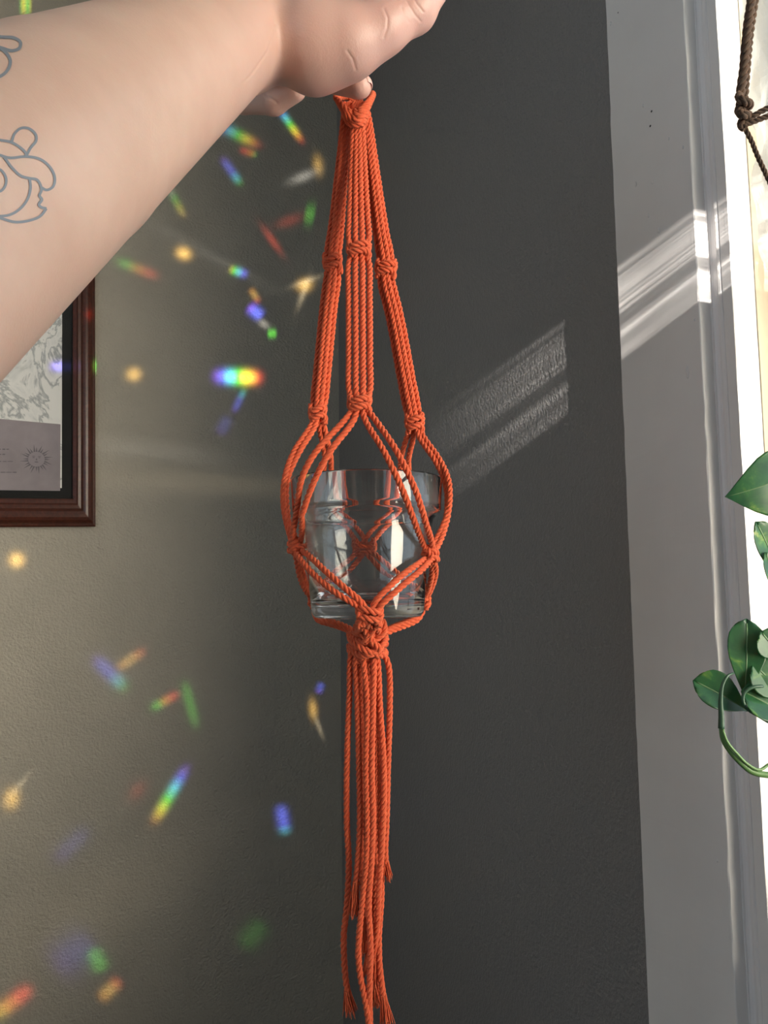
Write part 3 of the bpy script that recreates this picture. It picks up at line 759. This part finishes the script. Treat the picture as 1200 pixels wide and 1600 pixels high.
def rope_c(mb, c, r=CR, pitch=PITCH, hand=1, sides=6, strands=3):
    s = np.concatenate([[0], np.cumsum(np.linalg.norm(np.diff(c, axis=0), axis=1))])
    t, n, b_ = frames(c); ph = rng.uniform(0, 6.28)
    for k_ in range(strands):
        a = ph + hand * 2 * math.pi * s / pitch + 2 * math.pi * k_ / strands
        tube(mb, c + (r * .53) * (np.cos(a)[:, None] * n + np.sin(a)[:, None] * b_), r * .53, sides)

fuzz = MB()
def add_fuzz(c, r, n):
    for _ in range(n):
        i = rng.integers(1, len(c) - 2); p = c[i]; d = rng.normal(size=3); d /= np.linalg.norm(d)
        t_ = c[i + 1] - c[i - 1]; t_ /= np.linalg.norm(t_); d -= t_ * (d @ t_) * .6; d /= np.linalg.norm(d)
        l_ = rng.uniform(.0006, .0022); q = p + d * r * .8; m_ = q + d * l_ * .6 + rng.normal(size=3) * .0003; e = m_ + (d * .2 + t_ * rng.choice([-1, 1]) * .8) * l_ * .6
        sd = np.cross(d, t_) * .000045
        fuzz.add([q - sd, q + sd, m_ + sd, m_ - sd, e], [(0, 1, 2, 3), (3, 2, 4)])
def smooth_poly(c, it):
    for _ in range(it): c[1:-1] = c[1:-1] * .5 + (c[:-2] + c[2:]) * .25
    return c
for (pts, (tw, fy)) in cords:
    c, s = spline(pts, .0011)
    c = keep_out(c); c = smooth_poly(c, 14); c = keep_out(c); c = smooth_poly(c, 5); c = keep_out(c); c = smooth_poly(c, 1)
    zf = Wp(tw[-1][0], fy, tw[-1][2])[2]
    cut = len(c) - 1
    while cut > 10 and c[cut, 2] < zf: cut -= 1
    body, tail = c[:cut + 2], c[cut:]
    mb = MB(); rope_c(mb, body)
    co_ = mb.build('cord', M['cord'], hang, True)
    add_fuzz(body, CR, 130)
    # unravelled end: fine yarns spreading out of the cord
    mb = MB(); t_, n_, b_ = frames(tail) if len(tail) > 3 else frames(body[-6:])
    L_ = np.linspace(0, 1, len(tail))
    for y_ in range(58):
        a = rng.uniform(0, 6.28); r1 = CR * math.sqrt(rng.uniform(0, 1)) * .95; sp_ = rng.uniform(1.1, 2.15); le = rng.uniform(.8, 1.0); w0 = rng.uniform(-1.2, 1.2)
        n2 = max(4, int(len(tail) * le)); ll_ = L_[:n2]
        rr = r1 * (1 + (sp_ - 1) * ll_ ** 1.2 * 1.6)
        aa = a + w0 * ll_
        cc = tail[:n2] + rr[:, None] * (np.cos(aa)[:, None] * n_[:n2] + np.sin(aa)[:, None] * b_[:n2]) + rng.normal(size=3) * .0004 * ll_[:, None]
        cc = cc[::3] if len(cc) > 9 else cc
        tube(mb, cc, np.linspace(.00048, .00026, len(cc)), 4)
    mb.build('frayed_end', M['cord'], co_, True)
ff = fuzz.build('loose_fibres', M['cord'], hang, False); ff['kind'] = 'stuff'

# square knots: two working cords wrapped around the fillers
def square_knot(key, hw, hh, hd, turns=2, tilt=0.0, rad=CR * 1.05):
    """hw: half width in px, hh: half height px, hd: half depth m; wraps of twisted cord around the bundle"""
    x, y, d = K[key]; c0 = Wp(x, y, d); sc = (AX + d) / F
    ax = RH; az = np.array([0, 0, 1.0]); ad = FH
    hwm, hhm = hw * sc, hh * sc
    if key in ('L', 'R', 'BL', 'BR', 'F', 'B'):      # on the pot: lie against its wall
        v = c0 - HX; v[2] = 0; ad = v / np.linalg.norm(v) * -1; ax = np.cross(ad, az) * -1
        if key == 'B': ax = -ax
        hwm = hw * sc
    mb = MB()
    def pp(u, v, w_):
        u2 = u * math.cos(tilt) - v * math.sin(tilt); v2 = u * math.sin(tilt) + v * math.cos(tilt)
        return c0 + ax * u2 * hwm + az * v2 * hhm + ad * w_ * hd
    # upper bar: left loop comes over the front; lower bar: right loop; each passes round the back
    rope(mb, [pp(-.95, 1.25, .1), pp(-1.05, .7, -.3), pp(-.75, .25, -.9), pp(0, .42, -1.25), pp(.75, .55, -.95), pp(1.08, .45, 0), pp(.8, .2, .9), pp(0, .1, 1.15), pp(-.8, 0, .9), pp(-1.08, -.2, 0), pp(-.8, -.5, -.9), pp(0, -.42, -1.3), pp(.7, -.3, -.95), pp(1.05, -.7, -.2), pp(.9, -1.2, .1)], rad, step=.0009)
    rope(mb, [pp(.95, 1.25, .1), pp(1.08, .6, -.3), pp(1.0, 0.0, -.75), pp(.85, -.55, -.35), pp(.5, -.9, .3), pp(0, -.6, 1.0), pp(-.6, -.7, .6), pp(-1.0, -.9, 0), pp(-.9, -1.2, 0)], rad, step=.0009)
    rope(mb, [pp(-1.0, .75, .2), pp(-1.12, .1, -.35), pp(-.9, -.5, -.75), pp(-.55, -.8, -.4)], rad, step=.0009)
    o = mb.build('knot', M['cord'], hang, True); return o
square_knot('cm', 15, 13, .0042); square_knot('lm', 11, 15, .0042, tilt=.12); square_knot('rm', 13, 13, .0042, tilt=-.1)
square_knot('cl', 14, 14, .0045); square_knot('ll', 10, 14, .0042, tilt=.1); square_knot('rl', 11, 14, .0045)
square_knot('L', 12, 12, .0036); square_knot('R', 11, 12, .0036); square_knot('B', 15, 13, .0036)
square_knot('F', 16, 16, .0042); square_knot('BL', 9, 10, .003); square_knot('BR', 9, 10, .003)

# gathering knot below the pot: cords wound round the whole bundle
def gather():
    mb = MB(); pts = []
    def ring(y0, rx, tilt, ph, n=16, turns=1.0, dd=0):
        out = []
        for q in range(int(n * turns) + 1):
            a = ph + 2 * math.pi * q / n
            cx = Wp(574, y0, 0)
            out.append(cx + RH * rx * math.cos(a) + FH * (rx * .78 * math.sin(a) + dd) + np.array([0, 0, 1.0]) * (tilt * math.cos(a - .4) - .0026 * q / n))
        return out
    for (y0, rx, tl, ph, tu) in ((985, .0120, .0035, 2.0, 1.25), (995, .0128, -.0030, .5, 1.2), (1004, .0124, .0028, 3.0, 1.25), (1012, .0128, -.0020, 1.2, 1.2), (1021, .0120, .0028, 4.0, 1.2)):
        rope(mb, ring(y0, rx, tl, ph, turns=tu), CR * 1.12, step=.0010)
    # crossing strands on the front
    for px in ([(556, 980, -.012), (563, 974, -.024), (574, 974, -.030), (586, 980, -.026), (594, 990, -.014)], [(596, 978, -.012), (590, 972, -.024), (578, 972, -.0315), (566, 979, -.0265), (556, 990, -.014)],
               [(560, 972, -.027), (568, 982, -.0255), (574, 992, -.021), (570, 1004, -.018)], [(588, 970, -.027), (584, 982, -.0255), (578, 992, -.021), (582, 1004, -.018)],
               [(560, 968, -.020), (566, 978, -.0205), (580, 988, -.019), (594, 992, -.012), (602, 985, -.003)],
               [(592, 966, -.020), (600, 976, -.018), (598, 990, -.017), (584, 1000, -.0165), (566, 1003, -.0165), (550, 996, -.006)],
               [(552, 985, -.010), (566, 992, -.0185), (580, 1002, -.0185), (592, 1014, -.0175), (588, 1026, -.0135)],
               [(604, 996, -.004), (598, 1008, -.013), (588, 1018, -.017), (574, 1024, -.0165), (558, 1022, -.011), (547, 1010, 0)],
               [(546, 996, -.002), (554, 1006, -.012), (566, 1014, -.017), (580, 1020, -.0175), (596, 1024, -.012), (602, 1018, -.002)]):
        rope(mb, path(*px), CR * 1.1, step=.0010)
    mb.build('gathering_knot', M['cord'], hang, True)
    # core of bundled cord ends inside the knot
gather()

# top knot: a bundle of cords looped over the finger and crossed in front
def top_knot():
    mb = MB()
    for q in range(5):
        f = q / 4
        # left lobe: from the crossing up to the left, over the back of the finger
        rope(mb, path((562 - 2 * f, 186 - 9 * f, -.0085), (549 - 4 * f, 187 - 13 * f, -.0105), (536 - 6 * f, 172 - 13 * f, -.008), (529 - 4 * f, 158 - 6 * f, .0), (530 + 2 * f, 153 - 3 * f, .009), (545, 152, .014)), CR * 1.02, step=.001)
        rope(mb, path((545 + 6 * f, 186 - 12 * f, -.0095), (558 + 2 * f, 188 - 14 * f, -.0125), (570 + 4 * f, 176 - 15 * f, -.0115), (578 + 4 * f, 160 - 9 * f, -.003), (579 + 2 * f, 150 - 4 * f, .006), (566, 148, .013)), CR * 1.02, step=.001)
        rope(mb, path((545, 152 + 6 * q, .013), (555, 154 + 6 * q, .015), (566, 150 + 6 * q, .013)), CR * 1.02, step=.001)
    for q in range(2):
        rope(mb, path((537 + 3 * q, 177 + 7 * q, -.004), (548, 189 + 5 * q, -.0085), (562, 190 + 4 * q, -.0095), (574 - 3 * q, 180 + 7 * q, -.003), (567, 186, .007), (553, 190, .010), (540, 184, .006), (537 + 3 * q, 177 + 7 * q, -.003)), CR * 1.0, step=.001)
    mb.build('loop_knot', M['cord'], hang, True)
top_knot()

# ------------------------------------------------------------------ the arm and hand
def round_cone(p, a, b_, r1, r2):
    ba = b_ - a; l = np.linalg.norm(ba); t = np.clip(((p - a) @ ba) / (l * l), 0, 1)
    return np.linalg.norm(p - a - t[:, None] * ba, axis=1) - (r1 + (r2 - r1) * t)
def ellipsoid(p, c, rad, R_):
    q = ((p - c) @ R_.T) / rad; k0 = np.linalg.norm(q, axis=1); k1 = np.linalg.norm(q / rad, axis=1)
    return k0 * (k0 - 1) / np.maximum(k1, 1e-6)
def smin(a, b_, k_):
    h_ = np.clip(.5 + .5 * (b_ - a) / k_, 0, 1); return b_ + (a - b_) * h_ - k_ * h_ * (1 - h_)
def surface_nets(D, org, h_, axes):
    """D: samples on a grid; returns vertices (world) and quads of the zero surface"""
    s = D < 0; nx, ny, nz_ = D.shape
    cells = np.zeros((nx - 1, ny - 1, nz_ - 1), int); acc_ = np.zeros((nx - 1, ny - 1, nz_ - 1, 3)); cnt = np.zeros((nx - 1, ny - 1, nz_ - 1))
    for dx in (0, 1):
        for dy in (0, 1):
            for dz in (0, 1): cells += s[dx:nx - 1 + dx, dy:ny - 1 + dy, dz:nz_ - 1 + dz]
    act = (cells > 0) & (cells < 8); ii = np.argwhere(act)
    pos = np.zeros((len(ii), 3)); c_ = np.zeros(len(ii))
    cor = [(0, 0, 0), (1, 0, 0), (0, 1, 0), (1, 1, 0), (0, 0, 1), (1, 0, 1), (0, 1, 1), (1, 1, 1)]
    for a in range(8):
        for b2 in range(a + 1, 8):
            ca, cb = np.array(cor[a]), np.array(cor[b2])
            if np.abs(ca - cb).sum() != 1: continue
            va = D[tuple((ii + ca).T)]; vb = D[tuple((ii + cb).T)]
            x = (va < 0) != (vb < 0); t = np.where(x, va / np.where(x, va - vb, 1), 0)
            pos += np.where(x[:, None], ca + (cb - ca) * t[:, None], 0); c_ += x
    pos = ii + pos / c_[:, None]
    idx = -np.ones(act.shape, int); idx[tuple(ii.T)] = np.arange(len(ii))
    quads = []
    for ax in range(3):
        sl0 = [slice(1, n - 1) for n in D.shape]; sl1 = list(sl0)
        sl0[ax] = slice(0, D.shape[ax] - 1); sl1[ax] = slice(1, D.shape[ax])
        a, b2 = s[tuple(sl0)], s[tuple(sl1)]
        e = np.argwhere(a != b2)
        base = e.copy(); o1, o2 = [(1, 2), (2, 0), (0, 1)][ax]
        for q_ in (o1, o2): base[:, q_] += 1            # undo the slice offset
        sign = a[tuple(e.T)]
        def cell(d1, d2):
            k_ = base.copy(); k_[:, o1] -= d1; k_[:, o2] -= d2; return idx[tuple(k_.T)]
        q4 = np.stack([cell(1, 1), cell(0, 1), cell(0, 0), cell(1, 0)], 1)
        q4[~sign] = q4[~sign][:, ::-1]
        quads.append(q4)
    quads = np.vstack(quads)
    return org + (pos * h_) @ axes, quads

Wr = P(372, 50, .455); Mi = P(90, 222, .29); El = Mi + (Mi - Wr) * .6; SH = np.array([-0.27, -0.20, 1.40])
CREASES = [[(600, 14), (606, 28), (605, 44), (600, 58)], [(636, 2), (641, 12), (649, 24), (657, 33)], [(646, -4), (651, 6), (661, 18)], [(628, 12), (632, 24), (639, 34)],
           [(543, 80), (551, 92), (556, 108)], [(430, 40), (418, 80), (392, 118), (372, 140)], [(412, 148), (426, 155), (432, 160)]]
def crease(me):
    bm = bmesh.new(); bm.from_mesh(me)
    def pix(co):
        q = np.array(co) - CAM; z = q @ fw; return 600 + F * (q @ rt) / z, 800 - F * (q @ up) / z
    for it in range(2):
        fs = [f for f in bm.faces if f.normal @ Vector(fw) < 0 and (lambda p: 350 < p[0] < 700 and -30 < p[1] < 165)(pix(f.calc_center_median()))]
        ed = list({e for f in fs for e in f.edges})
        bmesh.ops.subdivide_edges(bm, edges=ed, cuts=1, use_grid_fill=True, smooth=.6 if it == 0 else 0)
    bm.normal_update()
    segs = [(np.array(c[i], float), np.array(c[i + 1], float)) for c in CREASES for i in range(len(c) - 1)]
    vv = [v for v in bm.verts if v.normal @ Vector(fw) < 0]
    co_ = np.array([v.co for v in vv]); q = co_ - CAM; z = q @ fw
    p = np.stack([600 + F * (q @ rt) / z, 800 - F * (q @ up) / z], 1); d = np.full(len(p), 99.0)
    for a, b_ in segs:
        ab = b_ - a; t = np.clip((p - a) @ ab / (ab @ ab), 0, 1); d = np.minimum(d, np.linalg.norm(p - a - t[:, None] * ab, axis=1))
    h_ = -.00020 * np.exp(-(d / 1.9) ** 2) + .00006 * np.exp(-((d - 5) / 3) ** 2)
    for i in np.nonzero(d < 14)[0]: vv[i].co += vv[i].normal * float(h_[i])
    bm.to_mesh(me); bm.free()
    me.polygons.foreach_set('use_smooth', [True] * len(me.polygons))

def build_arm():
    A = [  # kind, data, blend
        ('c', El, SH, .0455, .056, .002),                             # upper arm, behind the camera
        ('c', Mi, El, .0400, .046, .002), ('c', Wr, Mi, .0300, .0400, .002),
        ('c', P(375, 50, .46), P(470, 25, .50), .0285, .026, .02),      # wrist into palm
        ('c', P(455, 20, .50), P(545, -60, .55), .020, .0135, .016), ('c', P(440, 20, .51), P(515, -58, .57), .020, .0135, .016),
        ('c', P(425, 30, .52), P(478, -30, .58), .019, .013, .016), ('c', P(415, 40, .52), P(428, 20, .575), .018, .012, .016),
        ('c', P(425, 48, .468), P(492, 70, .452), .019, .0245, .010),     # thenar
        ('c', P(492, 72, .455), P(545, 66, .450), .0240, .0185, .012),
        ('c', P(545, 68, .450), P(596, 45, .450), .0170, .0140, .010),   # thumb metacarpal to knuckle
        ('c', P(596, 45, .450), P(648, 16, .455), .0132, .0122, .008),
        ('c', P(648, 16, .455), P(682, -26, .462), .0118, .0100, .006),
        # heel of the hand on the little finger side
        ('c', P(400, 64, .475), P(440, 92, .53), .019, .013, .012),
    ]
    fingers = [
        # mcp, pip, dip, tip, radii
        ([(545, -60, .55), (530, 55, .588), (502, 122, .572), (562, 135, .5535)], (.0125, .0100, .0092, .0088)),
        ([(515, -58, .57), (492, 62, .605), (478, 108, .592), (510, 110, .575)], (.0125, .0102, .0092, .0080)),
        ([(478, -30, .58), (445, 80, .600), (440, 118, .585), (470, 122, .565)], (.012, .0100, .0090, .0080)),
        ([(428, 20, .575), (379, 155, .548), (428, 158, .532), (462, 142, .522)], (.0110, .0098, .0092, .0072)),
    ]
    # grid along the arm
    ex = (El - Wr) / np.linalg.norm(El - Wr); ey = np.cross([0, 0, 1], ex); ey /= np.linalg.norm(ey); ez = np.cross(ex, ey); AXm = np.array([ex, ey, ez])
    pts = []; 
    for t in A:
        for p_, r_ in ((t[1], t[3]), (t[2], t[4])): pts += [(p_ - Wr) @ AXm.T - r_ - .006, (p_ - Wr) @ AXm.T + r_ + .006]
    for f, rr in fingers:
        for p_, r_ in zip(f, rr): q = (P(*p_) - Wr) @ AXm.T; pts += [q - r_ - .006, q + r_ + .006]
    pts = np.array(pts); lo, hi = pts.min(0), pts.max(0); hh = .0015
    n = np.ceil((hi - lo) / hh).astype(int) + 1
    D = np.full(tuple(n), 1.0)
    def region(pts_, rs):
        q_ = np.array([(p_ - Wr) @ AXm.T for p_ in pts_]); m_ = max(rs) + .022
        i0 = np.clip(np.floor((q_.min(0) - m_ - lo) / hh).astype(int), 0, n); i1 = np.clip(np.ceil((q_.max(0) + m_ - lo) / hh).astype(int), 0, n)
        sl = tuple(slice(i0[i], i1[i]) for i in range(3))
        g = np.stack(np.meshgrid(*[lo[i] + hh * np.arange(i0[i], i1[i]) for i in range(3)], indexing='ij'), -1).reshape(-1, 3)
        return sl, Wr + g @ AXm
    for (_, a, b_, r1, r2, k_) in A:
        sl, pw = region([a, b_], [r1, r2]); sh = D[sl].shape
        D[sl] = smin(D[sl], round_cone(pw, a, b_, r1, r2).reshape(sh), k_)
    for f, rr in fingers:
        q = [P(*p_) for p_ in f]; sl, pw = region(q, rr); sh = D[sl].shape
        d = round_cone(pw, q[0], q[1], rr[0], rr[1])
        d = smin(d, round_cone(pw, q[1], q[2], rr[1], rr[2]), .003); d = smin(d, round_cone(pw, q[2], q[3], rr[2], rr[3]), .003)
        D[sl] = smin(D[sl], d.reshape(sh), .0035)
    v, q = surface_nets(D, Wr + lo @ AXm, hh, AXm)
    # relax
    E_ = np.vstack([q[:, [0, 1]], q[:, [1, 2]], q[:, [2, 3]], q[:, [3, 0]]])
    for it in range(4):
        s_ = np.zeros_like(v); c_ = np.zeros(len(v)); np.add.at(s_, E_[:, 0], v[E_[:, 1]]); np.add.at(s_, E_[:, 1], v[E_[:, 0]])
        np.add.at(c_, E_[:, 0], 1); np.add.at(c_, E_[:, 1], 1)
        v = v * .5 + .5 * s_ / c_[:, None]
    me = bpy.data.meshes.new('person'); me.from_pydata(v.tolist(), [], q.tolist()); me.materials.append(M['skin'])
    me.polygons.foreach_set('use_smooth', [True] * len(me.polygons)); me.update()
    crease(me)
    o = link(bpy.data.objects.new('person', me))
    tag(o, 'bare tattooed forearm and hand holding up the orange hanger on one finger', 'person')
    return o
person = build_arm()

# tattoos: thin lines lying on the skin
from mathutils.bvhtree import BVHTree
bv = BVHTree.FromPolygons([v.co for v in person.data.vertices], [tuple(p_.vertices) for p_ in person.data.polygons])
def on_skin(x, y):
    d = Vector(ray(x, y)).normalized(); h_ = bv.ray_cast(Vector(CAM), d)
    return h_[0], h_[1]
def catmull2(pts, n=8):
    c, s = spline([(x, y, 0) for x, y in pts], max(1.5, 1.5)); return c[:, :2]
def tattoo(name, lines, wpx=4.2):
    mb = MB()
    for pts in lines:
        c = catmull2(pts); L_, R_ = [], []
        for i in range(len(c)):
            t = c[min(i + 1, len(c) - 1)] - c[max(i - 1, 0)]; t = t / (np.linalg.norm(t) + 1e-9); nn = np.array([-t[1], t[0]]) * wpx / 2
            a = on_skin(*(c[i] + nn)); b2 = on_skin(*(c[i] - nn))
            if a[0] is None or b2[0] is None: continue
            L_.append(a[0] + a[1] * .00015); R_.append(b2[0] + b2[1] * .00015)
        m_ = len(L_)
        if m_ > 1: mb.add(L_ + R_, [(i, i + 1, m_ + i + 1, m_ + i) for i in range(m_ - 1)])
    o = mb.build(name, M['ink'], person, True); o['label'] = 'blue-grey line tattoo on the forearm'
tattoo('tattoo', [
    [(-30, 205), (-5, 218), (18, 223), (38, 237), (41, 243)], [(18, 222), (22, 210), (32, 201), (44, 201), (55, 210), (56, 220), (47, 232), (41, 243)],
    [(-30, 232), (0, 243), (15, 247), (40, 245), (62, 249), (78, 262), (85, 278), (82, 292), (72, 297), (64, 293)],
    [(6, 246), (18, 262), (32, 275), (46, 279), (57, 281), (63, 290), (64, 298), (61, 306), (65, 312), (60, 320), (64, 324), (72, 326)],
    [(46, 280), (47, 295), (42, 312), (30, 327), (14, 336), (-6, 338), (-30, 335)], [(72, 326), (62, 338), (44, 345), (22, 347), (0, 341), (-20, 338)],
    [(-8, 262), (3, 268), (9, 280), (7, 292), (0, 299), (-10, 299)]])
tattoo('tattoo', [[(-25, 50), (0, 58), (22, 60), (32, 67), (30, 76), (18, 80), (4, 76), (-20, 70)], [(-10, 74), (6, 80), (16, 95), (13, 108), (2, 119), (-14, 124)]], 5.0)

# fingernails
def nail(pc, pn, along, l_, w_, name='nail'):
    n_ = np.asarray(pn) / np.linalg.norm(pn); a = along - n_ * (along @ n_); a /= np.linalg.norm(a); b_ = np.cross(n_, a)
    vs = []; fs = []; N, K_ = 10, 8
    for i in range(N + 1):
        for j in range(K_ + 1):
            u = -1 + 2 * i / N; v_ = -1 + 2 * j / K_
            ww = w_ * (1 - .25 * max(0, u) ** 3 - .18 * max(0, -u) ** 3)
            vs.append(pc + a * u * l_ + b_ * v_ * ww + n_ * (.0006 - .0022 * v_ * v_ - .0012 * max(0, -u) ** 4 - .0008 * u * u))
    for i in range(N):
        for j in range(K_):
            k_ = i * (K_ + 1) + j; fs.append((k_, k_ + 1, k_ + K_ + 2, k_ + K_ + 1))
    o = mesh_obj(name, vs, fs, M['nail'], person)
    md = o.modifiers.new('solid', 'SOLIDIFY'); md.thickness = .0006
tip = P(562, 135, .5535); dipp = P(502, 122, .572)
nrm = rt * .85 + up * .40 - fw * .15; nrm /= np.linalg.norm(nrm)
nail(tip + nrm * .0082, nrm, -up * .8 + rt * .3 - fw * .45, .0048, .0044)
tip = P(682, -26, .462); ip = P(648, 16, .455); nrm = -fw * .55 - rt * .1 + up * .25 + rt * .35
nail(P(672, -8, .462) + nrm / np.linalg.norm(nrm) * .0102, nrm, tip - ip, .007, .0062)

# ------------------------------------------------------------------ jute hanger at the window
DJ = .50
def J(x, y, d=0): return P(x, y, DJ + d)
jh = empty('jute_hanger', J(1160, 180)); tag(jh, 'dark brown jute rope hanger knotted beside the window at the right edge', 'plant hanger')
mb = MB(); rope(mb, [J(1182, -60), J(1174, 0), J(1167, 55), J(1162, 110), J(1157, 150), J(1158, 178)], .0030, .016, .0013); mb.build('rope', M['jute'], jh, True)
mb = MB(); rope(mb, [J(1188, -60, .004), J(1180, 0, .004), J(1172, 55, .004), J(1167, 110, .003), J(1164, 150, .003), J(1163, 178, .002)], .0024, .014, .0013); mb.build('rope', M['jute'], jh, True)
mb = MB()
rope(mb, [J(1154, 148, .0), J(1158, 156, -.006), J(1168, 160, -.004), J(1170, 166, .004), J(1160, 168, .006), J(1154, 172, 0), J(1160, 180, -.006), J(1169, 180, -.002), J(1166, 188, .004), J(1158, 190, .002), J(1161, 200, -.002)], .0027, .013, .0012)
mb.build('knot', M['jute'], jh, True)
mb = MB(); rope(mb, [J(1161, 192), J(1172, 185, -.002), J(1186, 176, -.004), J(1204, 167, -.006), J(1240, 150, -.008)], .0019, .010, .0012); mb.build('rope', M['jute'], jh, True)
mb = MB(); rope(mb, [J(1163, 196), J(1175, 191, -.001), J(1188, 186, -.002), J(1204, 180, -.003), J(1240, 166, -.004)], .0019, .010, .0012); mb.build('rope', M['jute'], jh, True)
mb = MB(); rope(mb, [J(1162, 196), J(1168, 208, .001), J(1174, 220, .003), J(1182, 240, .006), J(1205, 290, .01)], .0016, .010, .0012); mb.build('rope', M['jute'], jh, True)

# ------------------------------------------------------------------ pothos
DP = .52
ph_ = empty('pothos_plant', P(1215, 1190, DP)); tag(ph_, 'trailing pothos vine with variegated green leaves in front of the window casing', 'plant')
def leaf(base, tip_, face, width, fold=.25, droop=.15, wav=.0):
    base, tip_ = np.asarray(base), np.asarray(tip_); a = tip_ - base; l_ = np.linalg.norm(a); a /= l_
    n_ = face - a * (face @ a); n_ /= np.linalg.norm(n_); b_ = np.cross(n_, a)
    N, K_ = 26, 12; vs = []; fs = []
    def hw(t): # heart shape half width
        return width * (np.interp(t, [0, .015, .04, .08, .15, .25, .36, .5, .65, .8, .92, 1], [.0, .40, .60, .76, .91, .99, 1.0, .90, .68, .40, .15, .0]))
    for i in range(N + 1):
        t = i / N
        for j in range(-K_, K_ + 1):
            v_ = j / K_; w_ = hw(t) * v_
            back = -.07 * l_ * math.sin(math.pi * abs(v_) ** .8) * (1 - t) ** 5            # lobes behind the stalk
            z = fold * abs(w_) - droop * l_ * (t - .35) ** 2 + wav * math.sin(7 * t + 3 * v_) * abs(v_)
            vs.append(base + a * (l_ * t + back) + b_ * w_ + n_ * z)
    C_ = 2 * K_ + 1
    for i in range(N):
        for j in range(2 * K_):
            k_ = i * C_ + j; fs.append((k_, k_ + 1, k_ + C_ + 1, k_ + C_))
    o = mesh_obj('leaf', vs, fs, M['leaf'], ph_)
    md = o.modifiers.new('solid', 'SOLIDIFY'); md.thickness = .0005
    mb = MB(); mid = np.array([base + a * l_ * t + n_ * (-droop * l_ * (t - .35) ** 2 + .0004) for t in np.linspace(0, .96, 14)])
    tube(mb, mid, np.linspace(.0008, .0003, 14), 5); mb.build('midrib', M['midrib'], o, True)
    return o
f_ = -fw
Lp = lambda x, y, d=0: P(x, y, DP + d)
leaf(Lp(1236, 742, .0), Lp(1139, 779, -.004), f_ * .7 - up * .2 + rt * .1, .0235, .1, .25)
leaf(Lp(1184, 821, -.003), Lp(1222, 905, .01), f_ + rt * .3, .0105, .25, .1)
leaf(Lp(1197, 868, -.003), Lp(1222, 940, .0), f_ + rt * .6, .010, .25, .1)
leaf(Lp(1167, 974, .006), Lp(1166, 1088, -.006), f_ * .9 - rt * .15 + up * .15, .0128, .1, .25)
leaf(Lp(1089, 1066, .004), Lp(1171, 1110, -.002), f_ * .8 + up * .45, .0135, .35, .2)
leaf(Lp(1164, 1082, -.006), Lp(1240, 1122, -.010), f_ * .8 + up * .6, .0165, .35, .15)
leaf(Lp(1191, 990, -.002), Lp(1222, 1030, .0), f_ + up * .3, .012, .2, .1)
leaf(Lp(1180, 1040, -.001), Lp(1232, 1095, -.004), f_ * .9 + rt * .4, .015, .2, .1)
def stem(name, pts, r0_, r1_, mat):
    c, s = spline(pts, .002); mb = MB(); tube(mb, c, np.linspace(r0_, r1_, len(c)), 8); return mb.build(name, mat, ph_, True)
stem('stem', [Lp(1127, 1136, -.010), Lp(1130, 1155, -.010), Lp(1140, 1172, -.010), Lp(1158, 1192, -.010), Lp(1176, 1206, -.010), Lp(1200, 1211, -.010), Lp(1235, 1212, -.010)], .0017, .0024, M['stem'])
stem('petiole', [Lp(1127, 1138, -.012), Lp(1127, 1120, -.012), Lp(1126, 1095, -.012), Lp(1129, 1070, -.012), Lp(1137, 1056, -.011), Lp(1146, 1052, -.008)], .0022, .0007, M['stem_dark'])
stem('petiole', [Lp(1129, 1140, -.013), Lp(1137, 1160, -.013), Lp(1152, 1178, -.013), Lp(1168, 1194, -.012), Lp(1186, 1203, -.012), Lp(1202, 1194, -.010), Lp(1230, 1180, -.010)], .0009, .0011, M['stem'])
stem('petiole', [Lp(1192, 1072, -.012), Lp(1175, 1074, -.013), Lp(1163, 1082, -.013), Lp(1161, 1096, -.013), Lp(1168, 1108, -.013), Lp(1184, 1118, -.013), Lp(1204, 1130, -.013), Lp(1235, 1148, -.013)], .0011, .0012, M['stem_dark'])
